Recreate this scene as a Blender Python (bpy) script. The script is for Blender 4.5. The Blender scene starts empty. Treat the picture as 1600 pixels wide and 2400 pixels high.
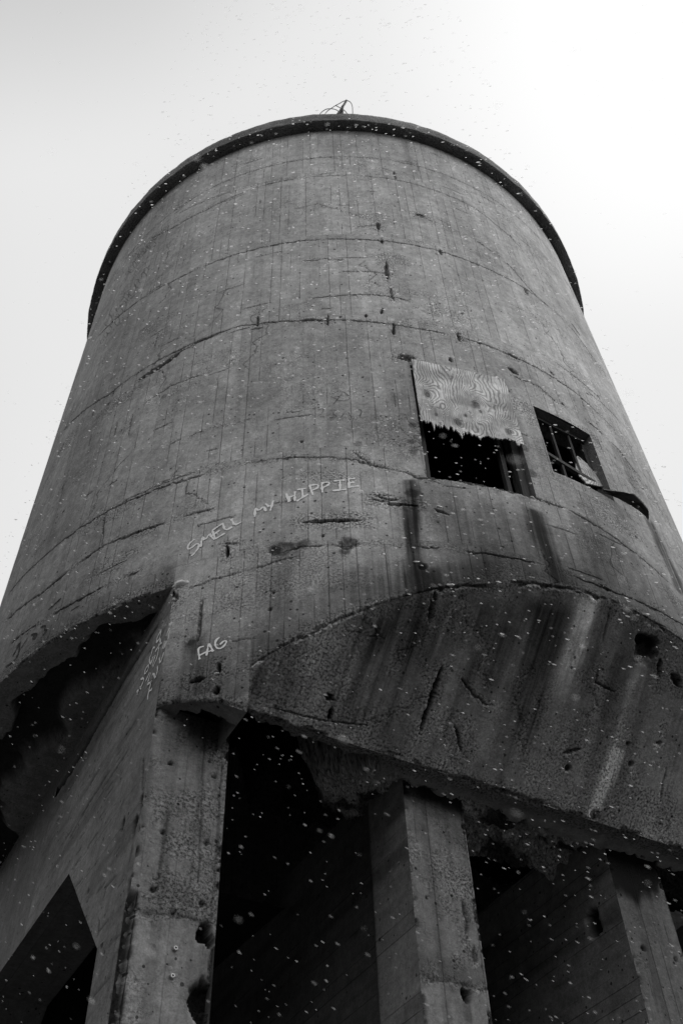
import bpy, math, random
import numpy as np
from mathutils import Vector, Matrix

random.seed(7)
rng = np.random.default_rng(11)
SC = bpy.context.scene
COL = SC.collection

# ------------------------------------------------------------------ camera
R = 5.2                                    # tank radius in metres; tower axis stands on the origin
AX, AY = 1.16450, 1.92131                  # tower axis seen from the camera, in tank radii
CAM = np.array([-AX * R, -AY * R, 1.6])
M = np.array([[0.8741564, -0.3550962, -0.3312963],
              [-0.4847857, -0.6785913, -0.5518122],
              [-0.0288684, 0.6429779, -0.7653405]])
cam_d = bpy.data.cameras.new("camera")
cam_d.sensor_fit = 'VERTICAL'
cam_d.sensor_height = 36.0
cam_d.lens = 36.0 * 2333.0 / 2400.0
cam_d.clip_start = 0.05
cam_d.clip_end = 3000
cam_d.dof.use_dof = True
cam_d.dof.focus_distance = 10.5
cam_d.dof.aperture_fstop = 2.8
cam = bpy.data.objects.new("camera", cam_d)
COL.objects.link(cam)
mw = Matrix.Identity(4)
for r_ in range(3):
    for c_ in range(3):
        mw[r_][c_] = M[r_][c_]
    mw[r_][3] = CAM[r_]
cam.matrix_world = mw
SC.camera = cam
SC.render.resolution_x, SC.render.resolution_y = 682, 1024

# ------------------------------------------------------------------ light
HEAD = math.atan2(0.5518122, 0.3312963)           # heading of the camera in plan
SUN_AZ = HEAD - math.radians(54)                  # veiled sun, to the right and beyond the tower
SUN_EL = math.radians(67)
sdir = Vector((math.cos(SUN_EL) * math.cos(SUN_AZ), math.cos(SUN_EL) * math.sin(SUN_AZ), math.sin(SUN_EL)))
sun_d = bpy.data.lights.new("sun", 'SUN')
sun_d.energy = 1.1
sun_d.angle = math.radians(28)
sun_d.color = (1, 0.985, 0.965)
sun = bpy.data.objects.new("sun", sun_d)
sun.rotation_euler = sdir.to_track_quat('Z', 'Y').to_euler()
sun.location = (0, 0, 40)
COL.objects.link(sun)

world = bpy.data.worlds.new("World")
SC.world = world
world.use_nodes = True
nt = world.node_tree
nt.nodes.clear()


def nd(tree, typ, **kw):
    n = tree.nodes.new(typ)
    for k, v in kw.items():
        setattr(n, k, v)
    return n


def mth(tree, op, a, b=None, c=None, clamp=False):
    n = tree.nodes.new('ShaderNodeMath')
    n.operation = op
    n.use_clamp = clamp
    for i, v in enumerate((a, b, c)):
        if v is None:
            continue
        if isinstance(v, (int, float)):
            n.inputs[i].default_value = v
        else:
            tree.links.new(v, n.inputs[i])
    return n.outputs[0]


def smooth(tree, x, lo, hi, a=0.0, b=1.0):
    n = tree.nodes.new('ShaderNodeMapRange')
    n.interpolation_type = 'SMOOTHSTEP'
    tree.links.new(x, n.inputs[0])
    for i, v in enumerate((lo, hi, a, b)):
        n.inputs[i + 1].default_value = v
    return n.outputs[0]


out = nd(nt, 'ShaderNodeOutputWorld')
sky = nd(nt, 'ShaderNodeTexSky', sky_type='NISHITA')
sky.sun_disc = False
sky.sun_elevation = SUN_EL
sky.sun_rotation = math.pi / 2 - SUN_AZ
sky.dust_density = 0.2
bw = nd(nt, 'ShaderNodeRGBToBW')
nt.links.new(sky.outputs[0], bw.inputs[0])
bg1 = nd(nt, 'ShaderNodeBackground')
bg1.inputs[1].default_value = 0.05
nt.links.new(bw.outputs[0], bg1.inputs[0])
tc = nd(nt, 'ShaderNodeTexCoord')
dotn = nd(nt, 'ShaderNodeVectorMath', operation='DOT_PRODUCT')
nt.links.new(tc.outputs['Generated'], dotn.inputs[0])
dotn.inputs[1].default_value = sdir
cloud = nd(nt, 'ShaderNodeTexNoise')
cloud.inputs['Scale'].default_value = 1.1
cloud.inputs['Detail'].default_value = 3.0
nt.links.new(tc.outputs['Generated'], cloud.inputs['Vector'])


def sky_dot(az, el):
    n = nd(nt, 'ShaderNodeVectorMath', operation='DOT_PRODUCT')
    nt.links.new(tc.outputs['Generated'], n.inputs[0])
    n.inputs[1].default_value = (math.cos(el) * math.cos(az), math.cos(el) * math.sin(az), math.sin(el))
    return n.outputs['Value']


# cloud cover: heavier to the left, thin over the sun
lum = smooth(nt, sky_dot(HEAD - math.pi / 2, 0), -0.80, -0.25, 0.34, 0.80)
lum = mth(nt, 'ADD', lum, smooth(nt, dotn.outputs['Value'], 0.955, 1.0, 0.0, 0.12))
lum = mth(nt, 'ADD', lum, smooth(nt, sky_dot(HEAD - math.radians(122), math.radians(22)), 0.50, 0.95, 0.0, 1.05))  # unseen glow added behind the viewer's right to brighten the front
lum = mth(nt, 'SUBTRACT', lum, smooth(nt, sky_dot(HEAD + math.radians(105), math.radians(74)), 0.91, 1.0, 0.0, 0.32))
lum = mth(nt, 'MULTIPLY', lum, smooth(nt, cloud.outputs['Fac'], 0.3, 0.7, 0.96, 1.04))
bg2 = nd(nt, 'ShaderNodeBackground')
bg2.inputs[1].default_value = 0.9
nt.links.new(lum, bg2.inputs[0])
add = nd(nt, 'ShaderNodeAddShader')
nt.links.new(bg1.outputs[0], add.inputs[0])
nt.links.new(bg2.outputs[0], add.inputs[1])
nt.links.new(add.outputs[0], out.inputs['Surface'])

SC.view_settings.view_transform = 'Standard'
SC.view_settings.look = 'None'
SC.view_settings.gamma = 1
SC.view_settings.exposure = 0.0
SC.cycles.max_bounces = 6
SC.cycles.diffuse_bounces = 3

# ------------------------------------------------------------------ rays onto the tower's real surfaces


def ray(px, py):
    d = M @ np.array([px - 800.0, -(py - 1200.0), -2333.0])
    return d / np.linalg.norm(d)


def on_wall(px, py, rad=R):                # -> (arc length u, height z) on the tank
    d = ray(px, py)
    a = d[0] ** 2 + d[1] ** 2
    b = 2 * (d[0] * CAM[0] + d[1] * CAM[1])
    c = CAM[0] ** 2 + CAM[1] ** 2 - rad * rad
    q = max(b * b - 4 * a * c, 0)
    t = (-b - math.sqrt(q)) / (2 * a)
    p = CAM + d * t
    return math.atan2(p[1], p[0]) * R, p[2]


def on_plane(px, py, p0, n):
    d = ray(px, py)
    n = np.array(n, float)
    t = ((np.array(p0, float) - CAM) @ n) / (d @ n)
    return CAM + d * t


# ------------------------------------------------------------------ noise for shaping and staining surfaces
PERM = rng.permutation(4096)
RAND = rng.random(4096)


def hash2(i, j):
    return RAND[PERM[(PERM[i & 4095] + j) & 4095]]


def vnoise(x, y):
    xi = np.floor(x).astype(np.int64)
    yi = np.floor(y).astype(np.int64)
    fx = x - xi
    fy = y - yi
    fx = fx * fx * (3 - 2 * fx)
    fy = fy * fy * (3 - 2 * fy)
    a = hash2(xi, yi) * (1 - fx) + hash2(xi + 1, yi) * fx
    b = hash2(xi, yi + 1) * (1 - fx) + hash2(xi + 1, yi + 1) * fx
    return a * (1 - fy) + b * fy


def fbm(x, y, o=4, seed=0.0):
    s = 0.0
    w = 0.5
    x = np.asarray(x, float) + seed * 17.13
    y = np.asarray(y, float) + seed * 9.71
    tot = 0
    for _ in range(o):
        s = s + w * vnoise(x, y)
        tot += w
        x = x * 2.03 + 5.1
        y = y * 2.03 + 3.7
        w *= 0.5
    return s / tot


def sst(x, a, b):
    t = np.clip((x - a) / (b - a + 1e-9), 0, 1)
    return t * t * (3 - 2 * t)


def poly_dist(U, V, pts):
    """distance to a polyline, and how far along it (0..1)"""
    d = np.full(U.shape, 1e9)
    s = np.zeros(U.shape)
    n = len(pts) - 1
    for k in range(n):
        (x0, y0), (x1, y1) = pts[k], pts[k + 1]
        dx, dy = x1 - x0, y1 - y0
        L = dx * dx + dy * dy + 1e-12
        t = np.clip(((U - x0) * dx + (V - y0) * dy) / L, 0, 1)
        e = np.hypot(U - x0 - t * dx, V - y0 - t * dy)
        m = e < d
        d = np.where(m, e, d)
        s = np.where(m, (k + t) / n, s)
    return d, s


class Field:
    """one sheet of surface: coordinates U,V (m) with tone (albedo), rough, boards and depth (m, into the wall)"""

    def __init__(self, U, V, tone, boards=1.0, lift=0.0):
        self.U, self.V = U, V
        self.tone = np.full(U.shape, float(tone))
        self.rough = np.full(U.shape, 0.12)
        self.boards = np.full(U.shape, float(boards))
        self.lift = np.full(U.shape, float(lift))
        self.depth = np.zeros(U.shape)
        self.nz = fbm(U * 7, V * 7, 4, 3)
        self.nz2 = fbm(U * 22, V * 22, 3, 5)

    def win(self, pts, pad):
        us = [p[0] for p in pts]
        vs = [p[1] for p in pts]
        m = (self.U > min(us) - pad) & (self.U < max(us) + pad) & (self.V > min(vs) - pad) & (self.V < max(vs) + pad)
        ii, jj = np.where(m)
        if len(ii) == 0:
            return None
        return slice(ii.min(), ii.max() + 1), slice(jj.min(), jj.max() + 1)

    def crack(self, pts, w=0.012, k=0.35, depth=0.02, wob=0.03, halo=0.12, rough=0.6, broken=0.0, tip=0.28):
        """a dark opened line with spalled, honeycombed concrete round it"""
        b = self.win(pts, max(halo, w) * 2 + wob)
        if b is None:
            return
        U, V = self.U[b], self.V[b]
        n = self.nz[b] - 0.5
        n2 = self.nz2[b] - 0.5
        d, s = poly_dist(U + wob * 1.5 * n + 0.02 * n2, V + wob * 2.0 * n2 * 0.6 + wob * n, pts)
        wl = w * (0.25 + 0.9 * self.nz[b] + 1.0 * self.nz2[b]) * np.clip(np.minimum(s, 1 - s) / tip + 0.25, 0, 1)
        m = 1 - sst(d, wl * 0.5, wl * 1.5 + 0.003)
        if broken:
            m = m * sst(fbm(U * 1.7, V * 1.7, 3, 8), broken - 0.08, broken + 0.08)
        self.tone[b] *= 1 - m * (1 - k)
        self.depth[b] = np.maximum(self.depth[b], m * depth)
        h = (1 - sst(d, halo * 0.15, halo * (0.6 + 0.8 * self.nz[b]))) * rough
        self.rough[b] = np.maximum(self.rough[b], h)

    def stain(self, pts, w, k, ragged=0.5, end=0.25, streak=0.5, top=0.02, light=None):
        """a long run of dirt or lime: multiplies the tone by k (k > 1 for lime)"""
        b = self.win(pts, w * 2.2)
        if b is None:
            return
        U, V = self.U[b], self.V[b]
        d, s = poly_dist(U + 0.9 * w * (fbm(V * 1.6, U * 2.5, 3, 23) - 0.5), V, pts)
        wl = w * (1 - ragged * 0.5 + ragged * fbm(U * 2, V * 1.1, 3, 12)) * (0.55 + 0.9 * fbm(U * 13, V * 0.7, 3, 44))
        m = 1 - sst(d, wl * 0.25, wl * 1.15)
        L = sum(math.hypot(q[0] - p[0], q[1] - p[1]) for p, q in zip(pts[:-1], pts[1:]))
        fade = 0.03 if w < 0.13 else 0.9 * w
        m = m * sst(s * L + 0.8 * fade * (self.nz[b] - 0.5), fade * 0.05, fade) * (1 - sst(s, 1 - end, 1.0))
        m = m * (1 - streak + streak * sst(fbm(U * 16, V * 0.8, 3, 2), 0.25, 0.75))
        m = m * (0.55 + 0.45 * sst(fbm(U * 34, V * 1.1, 3, 52), 0.3, 0.6))
        self.tone[b] *= (1 - m) + m * k

    def blob(self, c, r, k, depth=0.0, rough=0.0, aspect=1.0, soft=0.35, rag=0.8):
        b = self.win([c], r * 2.2 * max(1, aspect))
        if b is None:
            return
        U, V = self.U[b], self.V[b]
        d = np.hypot((U - c[0]) / aspect, V - c[1]) / r
        d = d + rag * (self.nz[b] - 0.5) + rag * 0.7 * (self.nz2[b] - 0.5)
        m = 1 - sst(d, 1 - soft, 1 + soft * 0.6)
        self.tone[b] *= (1 - m) + m * k
        self.depth[b] = np.maximum(self.depth[b], m * depth)
        self.rough[b] = np.maximum(self.rough[b], m * rough)

    def roughen(self, c, r, k=0.8, aspect=1.0):
        b = self.win([c], r * 2 * max(1, aspect))
        if b is None:
            return
        U, V = self.U[b], self.V[b]
        d = np.hypot((U - c[0]) / aspect, V - c[1]) / r + 1.2 * (self.nz[b] - 0.5)
        self.rough[b] = np.maximum(self.rough[b], k * (1 - sst(d, 0.3, 1.0)))


class Surf:
    def __init__(self):
        self.v, self.q, self.s, self.p = [], [], [], []
        self.n = 0

    def grid(self, P, F, keep=None):
        ni, nj = P.shape[:2]
        idx = np.arange(ni * nj).reshape(ni, nj) + self.n
        q = np.stack([idx[:-1, :-1], idx[1:, :-1], idx[1:, 1:], idx[:-1, 1:]], -1)
        if keep is not None:
            q = q[keep]
        self.v.append(P.reshape(-1, 3))
        self.q.append(q.reshape(-1, 4))
        self.s.append(np.stack([F.U, F.V, F.lift], -1).reshape(-1, 3))
        self.p.append(np.stack([np.clip(F.tone, 0.004, 0.9), F.rough, F.boards], -1).reshape(-1, 3))
        self.n += ni * nj

    def quad(self, a, b, c, d, tone=0.2, rough=0.1, boards=0.5, lift=0, seg=0.35):
        a, b, c, d = (np.array(x, float) for x in (a, b, c, d))
        lu = max(np.linalg.norm(b - a), np.linalg.norm(c - d), 1e-6)
        lv = max(np.linalg.norm(d - a), np.linalg.norm(c - b), 1e-6)
        ni, nj = int(lu / seg) + 2, int(lv / seg) + 2
        s, t = np.meshgrid(np.linspace(0, 1, ni), np.linspace(0, 1, nj), indexing='ij')
        s3, t3 = s[..., None], t[..., None]
        P = (a * (1 - s3) + b * s3) * (1 - t3) + (d * (1 - s3) + c * s3) * t3
        F = Field(s * lu, t * lv + 3.3, tone, boards, lift)
        F.rough[:] = rough
        self.grid(P, F)

    def build(self, name, material, parent=None, smooth_shade=True):
        v = np.concatenate(self.v).astype(np.float32)
        q = np.concatenate(self.q).astype(np.int32)
        me = bpy.data.meshes.new(name)
        me.vertices.add(len(v))
        me.vertices.foreach_set("co", v.ravel())
        me.loops.add(q.size)
        me.loops.foreach_set("vertex_index", q.ravel())
        me.polygons.add(len(q))
        me.polygons.foreach_set("loop_start", np.arange(0, q.size, 4, dtype=np.int32))
        me.polygons.foreach_set("use_smooth", np.full(len(q), smooth_shade))
        for nm, arr in (("suv", self.s), ("paint", self.p)):
            at = me.attributes.new(nm, 'FLOAT_VECTOR', 'POINT')
            at.data.foreach_set("vector", np.concatenate(arr).astype(np.float32).ravel())
        me.update(calc_edges=True)
        me.materials.append(material)
        o = bpy.data.objects.new(name, me)
        COL.objects.link(o)
        if parent:
            o.parent = parent
        return o


def mesh_obj(name, verts, faces, material, parent=None, smooth_shade=False):
    me = bpy.data.meshes.new(name)
    me.from_pydata([tuple(map(float, v)) for v in verts], [], faces)
    me.update()
    if smooth_shade:
        for p in me.polygons:
            p.use_smooth = True
    me.materials.append(material)
    o = bpy.data.objects.new(name, me)
    COL.objects.link(o)
    if parent:
        o.parent = parent
    return o


def tag(o, label, cat, group=None, kind=None):
    if label:
        o['label'] = label
    if cat:
        o['category'] = cat
    if group:
        o['group'] = group
    if kind:
        o['kind'] = kind
    return o


def empty(name, loc=(0, 0, 0)):
    o = bpy.data.objects.new(name, None)
    o.location = loc
    COL.objects.link(o)
    return o


# ------------------------------------------------------------------ materials
def new_mat(name):
    m = bpy.data.materials.new(name)
    m.use_nodes = True
    t = m.node_tree
    t.nodes.clear()
    o = nd(t, 'ShaderNodeOutputMaterial')
    b = nd(t, 'ShaderNodeBsdfPrincipled')
    t.links.new(b.outputs[0], o.inputs[0])
    return m, t, b


def noise(t, vec, scale, detail=4.0, rough=0.55, dist=0.0):
    n = nd(t, 'ShaderNodeTexNoise')
    n.inputs['Scale'].default_value = scale
    n.inputs['Detail'].default_value = detail
    n.inputs['Roughness'].default_value = rough
    n.inputs['Distortion'].default_value = dist
    if vec is not None:
        t.links.new(vec, n.inputs['Vector'])
    return n.outputs['Fac']


def comb(t, x, y, z=0.0):
    c = nd(t, 'ShaderNodeCombineXYZ')
    for i, v in enumerate((x, y, z)):
        if isinstance(v, (int, float)):
            c.inputs[i].default_value = v
        else:
            t.links.new(v, c.inputs[i])
    return c.outputs[0]


def concrete():
    m, t, b = new_mat("board_marked_concrete")
    a1 = nd(t, 'ShaderNodeAttribute', attribute_name="suv")
    a2 = nd(t, 'ShaderNodeAttribute', attribute_name="paint")
    s1 = nd(t, 'ShaderNodeSeparateXYZ')
    s2 = nd(t, 'ShaderNodeSeparateXYZ')
    t.links.new(a1.outputs['Vector'], s1.inputs[0])
    t.links.new(a2.outputs['Vector'], s2.inputs[0])
    u, v, l = s1.outputs
    tone, rough, boards = s2.outputs
    P = comb(t, u, v, mth(t, 'MULTIPLY', l, 7.31))
    n1 = noise(t, P, 0.9, 7, 0.6)
    n2 = noise(t, P, 7.0, 6, 0.65)
    n3 = noise(t, P, 70.0, 3, 0.6)
    n4 = noise(t, P, 22.0, 4, 0.7)
    stv = comb(t, mth(t, 'MULTIPLY', u, 11.0), mth(t, 'MULTIPLY', v, 0.55), l)
    ns = noise(t, stv, 1.0, 5, 0.6)
    # joints of the formwork boards
    W = 0.138
    x = mth(t, 'ADD', mth(t, 'DIVIDE', u, W), mth(t, 'MULTIPLY', l, 0.37))
    wob = mth(t, 'MULTIPLY', mth(t, 'SUBTRACT', noise(t, comb(t, mth(t, 'MULTIPLY', u, 3.0), mth(t, 'MULTIPLY', v, 0.9)), 1.0, 2), 0.5), 0.12)
    x = mth(t, 'ADD', x, wob)
    cell = mth(t, 'FLOOR', x)
    fr = mth(t, 'SUBTRACT', x, cell)
    dd = mth(t, 'MULTIPLY', mth(t, 'MINIMUM', fr, mth(t, 'SUBTRACT', 1.0, fr)), W)
    near = mth(t, 'ROUND', x)
    wn = nd(t, 'ShaderNodeTexWhiteNoise', noise_dimensions='2D')
    t.links.new(comb(t, near, l), wn.inputs['Vector'])
    lw = noise(t, comb(t, mth(t, 'MULTIPLY', near, 5.17), mth(t, 'MULTIPLY', v, 1.3), l), 1.0, 4, 0.6)
    thr = mth(t, 'ADD', lw, mth(t, 'MULTIPLY', mth(t, 'SUBTRACT', wn.outputs[0], 0.5), 0.32))
    lstr = mth(t, 'MULTIPLY', smooth(t, thr, 0.44, 0.62), boards)
    line = mth(t, 'MULTIPLY', smooth(t, dd, 0.0025, 0.0085, 1.0, 0.0), lstr)
    wb = nd(t, 'ShaderNodeTexWhiteNoise', noise_dimensions='2D')
    t.links.new(comb(t, cell, mth(t, 'ADD', l, 3.5)), wb.inputs['Vector'])
    plank = mth(t, 'ADD', 1.0, mth(t, 'MULTIPLY', mth(t, 'MULTIPLY', mth(t, 'SUBTRACT', wb.outputs[0], 0.5), 0.13), boards))
    # bug holes
    vo = nd(t, 'ShaderNodeTexVoronoi')
    vo.inputs['Scale'].default_value = 17.0
    t.links.new(P, vo.inputs['Vector'])
    sv = nd(t, 'ShaderNodeSeparateXYZ')
    t.links.new(vo.outputs['Color'], sv.inputs[0])
    rad = mth(t, 'MULTIPLY', mth(t, 'POWER', sv.outputs[0], 3.5), 0.26)
    pit = smooth(t, mth(t, 'SUBTRACT', vo.outputs['Distance'], rad), 0.0, 0.04, 1.0, 0.0)
    pit = mth(t, 'MULTIPLY', pit, smooth(t, sv.outputs[1], 0.30, 0.42))
    # honeycombed, scoured areas
    hn = noise(t, P, 42.0, 4, 0.72)
    hb = noise(t, P, 5.0, 3, 0.5)
    hsel = smooth(t, mth(t, 'ADD', mth(t, 'MULTIPLY', rough, 0.85), mth(t, 'MULTIPLY', mth(t, 'SUBTRACT', hb, 0.5), 0.9)), 0.05, 0.75)
    honey = mth(t, 'MULTIPLY', smooth(t, hn, 0.50, 0.60), hsel)
    pale = mth(t, 'MULTIPLY', smooth(t, hn, 0.47, 0.36), hsel)

    col = tone
    for n, lo, hi in ((n1, 0.74, 1.26), (n2, 0.70, 1.30), (n3, 0.74, 1.26), (n4, 0.74, 1.26), (ns, 0.88, 1.12)):
        mr = nd(t, 'ShaderNodeMapRange')
        t.links.new(n, mr.inputs[0])
        for i, vv in enumerate((0.25, 0.75, lo, hi)):
            mr.inputs[i + 1].default_value = vv
        col = mth(t, 'MULTIPLY', col, mr.outputs[0])
    col = mth(t, 'MULTIPLY', col, plank)
    for msk, k in ((line, 0.42), (pit, 0.78), (honey, 0.7)):
        col = mth(t, 'MULTIPLY', col, mth(t, 'SUBTRACT', 1.0, mth(t, 'MULTIPLY', msk, k)))
    col = mth(t, 'MULTIPLY', col, mth(t, 'ADD', 1.0, mth(t, 'MULTIPLY', pale, 0.5)))
    t.links.new(comb(t, col, col, col), b.inputs['Base Color'])
    b.inputs['Roughness'].default_value = 0.9
    b.inputs['Specular IOR Level'].default_value = 0.25
    h = mth(t, 'ADD', mth(t, 'MULTIPLY', n2, 0.35), mth(t, 'MULTIPLY', n3, 0.2))
    h = mth(t, 'SUBTRACT', h, mth(t, 'MULTIPLY', line, 0.7))
    h = mth(t, 'SUBTRACT', h, mth(t, 'MULTIPLY', pit, 0.8))
    h = mth(t, 'SUBTRACT', h, mth(t, 'MULTIPLY', honey, 0.9))
    h = mth(t, 'ADD', h, mth(t, 'MULTIPLY', wb.outputs[0], mth(t, 'MULTIPLY', boards, 0.25)))
    bp = nd(t, 'ShaderNodeBump')
    bp.inputs['Strength'].default_value = 0.7
    bp.inputs['Distance'].default_value = 0.012
    t.links.new(h, bp.inputs['Height'])
    t.links.new(bp.outputs[0], b.inputs['Normal'])
    return m


def plain(name, lo, hi, scale=6.0, stretch=(1, 1, 1), rgh=0.85, bump=0.3, metal=0.0):
    m, t, b = new_mat(name)
    tcn = nd(t, 'ShaderNodeTexCoord')
    mp = nd(t, 'ShaderNodeMapping')
    mp.inputs['Scale'].default_value = stretch
    t.links.new(tcn.outputs['Object'], mp.inputs[0])
    f = noise(t, mp.outputs[0], scale, 6, 0.65)
    mr = nd(t, 'ShaderNodeMapRange')
    t.links.new(f, mr.inputs[0])
    for i, vv in enumerate((0.3, 0.7, lo, hi)):
        mr.inputs[i + 1].default_value = vv
    t.links.new(comb(t, *([mr.outputs[0]] * 3)), b.inputs['Base Color'])
    b.inputs['Roughness'].default_value = rgh
    b.inputs['Metallic'].default_value = metal
    bp = nd(t, 'ShaderNodeBump')
    bp.inputs['Strength'].default_value = bump
    bp.inputs['Distance'].default_value = 0.01
    t.links.new(f, bp.inputs['Height'])
    t.links.new(bp.outputs[0], b.inputs['Normal'])
    return m


def plywood():
    m, t, b = new_mat("weathered_plywood")
    tcn = nd(t, 'ShaderNodeTexCoord')
    sp = nd(t, 'ShaderNodeSeparateXYZ')
    t.links.new(tcn.outputs['Object'], sp.inputs[0])
    # object axes: X across the sheet, Z up the sheet
    p = comb(t, mth(t, 'MULTIPLY', sp.outputs[0], 2.6), 0.0, mth(t, 'MULTIPLY', sp.outputs[2], 1.15))
    field = mth(t, 'MULTIPLY', noise(t, p, 1.0, 2.0, 0.4, 0.3), 0.46)
    field = mth(t, 'ADD', field, mth(t, 'MULTIPLY', noise(t, tcn.outputs['Object'], 9.0, 3), 0.035))
    field = mth(t, 'ADD', field, mth(t, 'MULTIPLY', sp.outputs[0], 0.80))
    # knots bend the grain round them
    knots = ((-0.49, 0.57, 0.09), (0.11, 0.56, 0.10), (-0.16, 0.10, 0.085), (0.46, 0.12, 0.075), (0.16, 0.43, 0.04), (-0.05, 0.28, 0.04), (-0.42, 0.17, 0.04))
    dark = None
    for kx, kz, kr in knots:
        dx = mth(t, 'SUBTRACT', sp.outputs[0], kx)
        dz = mth(t, 'MULTIPLY', mth(t, 'SUBTRACT', sp.outputs[2], kz), 0.62)
        d = mth(t, 'SQRT', mth(t, 'ADD', mth(t, 'MULTIPLY', dx, dx), mth(t, 'MULTIPLY', dz, dz)))
        field = mth(t, 'ADD', field, mth(t, 'MULTIPLY', smooth(t, d, 0.0, kr * 2.6, 1.0, 0.0), 0.30))
        k = smooth(t, mth(t, 'ADD', d, mth(t, 'MULTIPLY', mth(t, 'SUBTRACT', noise(t, tcn.outputs['Object'], 22, 3), 0.5), kr * 0.8)), kr * 0.3, kr * 0.8, 1.0, 0.0)
        dark = k if dark is None else mth(t, 'MAXIMUM', dark, k)
    ring = mth(t, 'FRACT', mth(t, 'MULTIPLY', field, 31.0))
    ring = mth(t, 'ABSOLUTE', mth(t, 'SUBTRACT', mth(t, 'MULTIPLY', ring, 2.0), 1.0))
    fine = noise(t, comb(t, mth(t, 'MULTIPLY', sp.outputs[0], 90.0), 0.0, mth(t, 'MULTIPLY', sp.outputs[2], 6.0)), 1.0, 4)
    big = noise(t, tcn.outputs['Object'], 2.5, 4)
    brk = smooth(t, noise(t, tcn.outputs['Object'], 6.0, 5, 0.7), 0.22, 0.48)
    ring = mth(t, 'ADD', mth(t, 'MULTIPLY', ring, brk), mth(t, 'MULTIPLY', mth(t, 'SUBTRACT', 1.0, brk), 0.55))
    c = smooth(t, ring, 0.0, 0.7, 0.26, 0.68)
    c = mth(t, 'MULTIPLY', c, smooth(t, fine, 0.3, 0.7, 0.66, 1.25))
    c = mth(t, 'MULTIPLY', c, smooth(t, big, 0.35, 0.65, 0.55, 1.2))
    c = mth(t, 'MULTIPLY', c, mth(t, 'SUBTRACT', 1.0, mth(t, 'MULTIPLY', dark, 0.72)))
    t.links.new(comb(t, c, c, c), b.inputs['Base Color'])
    b.inputs['Roughness'].default_value = 0.8
    bp = nd(t, 'ShaderNodeBump')
    bp.inputs['Strength'].default_value = 0.35
    bp.inputs['Distance'].default_value = 0.004
    t.links.new(ring, bp.inputs['Height'])
    t.links.new(bp.outputs[0], b.inputs['Normal'])
    return m


def chalk(name, base, cover):
    m, t, b = new_mat(name)
    tcn = nd(t, 'ShaderNodeTexCoord')
    f = noise(t, tcn.outputs['Object'], 60, 4, 0.7)
    g = noise(t, tcn.outputs['Object'], 9, 3, 0.6)
    b.inputs['Base Color'].default_value = (base, base, base, 1)
    b.inputs['Roughness'].default_value = 0.95
    a = smooth(t, mth(t, 'ADD', mth(t, 'MULTIPLY', f, 0.6), mth(t, 'MULTIPLY', g, 0.4)), cover - 0.12, cover + 0.06)
    t.links.new(a, b.inputs['Alpha'])
    return m


MC = concrete()
M_PLY = plywood()
M_WOOD = plain("old_frame_timber", 0.012, 0.06, 5.0, (9, 9, 0.8), 0.85, 0.5)
M_DARKWOOD = plain("tarred_felt", 0.008, 0.035, 7.0, (1, 1, 1), 0.75, 0.6)
M_STEEL = plain("rusted_steel", 0.015, 0.05, 12.0, (1, 1, 1), 0.6, 0.3, 0.3)
M_BOLT = plain("bright_bolt_metal", 0.35, 0.6, 30.0, (1, 1, 1), 0.4, 0.2, 0.6)
M_CHALK = chalk("white_chalk", 0.95, 0.20)
M_CHALK2 = chalk("thin_grey_chalk", 0.45, 0.40)
M_SOOT = chalk("black_marker", 0.012, 0.43)
M_FADED = chalk("faded_marker", 0.09, 0.50)
M_SNOW = plain("snow", 0.78, 0.88, 20.0, (1, 1, 1), 0.7, 0.3)


def flake_mat(cover):
    m = bpy.data.materials.new("snowflake_ice")
    m.use_nodes = True
    t = m.node_tree
    t.nodes.clear()
    o = nd(t, 'ShaderNodeOutputMaterial')
    df = nd(t, 'ShaderNodeBsdfDiffuse')
    tl = nd(t, 'ShaderNodeBsdfTranslucent')
    tr = nd(t, 'ShaderNodeBsdfTransparent')
    df.inputs[0].default_value = tl.inputs[0].default_value = (0.97, 0.97, 0.97, 1)
    m1, m2 = nd(t, 'ShaderNodeMixShader'), nd(t, 'ShaderNodeMixShader')
    m1.inputs[0].default_value = 0.8
    t.links.new(df.outputs[0], m1.inputs[1])
    t.links.new(tl.outputs[0], m1.inputs[2])
    m2.inputs[0].default_value = cover
    t.links.new(tr.outputs[0], m2.inputs[1])
    t.links.new(m1.outputs[0], m2.inputs[2])
    t.links.new(m2.outputs[0], o.inputs[0])
    return m


FLAKES = [flake_mat(c_) for c_ in (0.10, 0.16, 0.24, 0.38, 0.6)]


def ground_mat():
    m, t, b = new_mat("wet_cinder_ground")
    tcn = nd(t, 'ShaderNodeTexCoord')
    f = noise(t, tcn.outputs['Object'], 0.35, 8, 0.65)
    g = noise(t, tcn.outputs['Object'], 14.0, 5, 0.7)
    c = mth(t, 'MULTIPLY', smooth(t, f, 0.3, 0.7, 0.035, 0.085), smooth(t, g, 0.3, 0.7, 0.6, 1.3))
    sn = mth(t, 'MULTIPLY', smooth(t, f, 0.60, 0.66), smooth(t, g, 0.45, 0.6))
    c = mth(t, 'ADD', c, mth(t, 'MULTIPLY', sn, 0.35))
    t.links.new(comb(t, c, c, c), b.inputs['Base Color'])
    b.inputs['Roughness'].default_value = 0.9
    bp = nd(t, 'ShaderNodeBump')
    bp.inputs['Distance'].default_value = 0.05
    t.links.new(g, bp.inputs['Height'])
    t.links.new(bp.outputs[0], b.inputs['Normal'])
    return m


# ------------------------------------------------------------------ ground
gs = 1200
gr = mesh_obj("ground", [(-gs, -gs, 0), (gs, -gs, 0), (gs, gs, 0), (-gs, gs, 0)], [(0, 1, 2, 3)], ground_mat())
gr['kind'] = 'structure'

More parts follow.
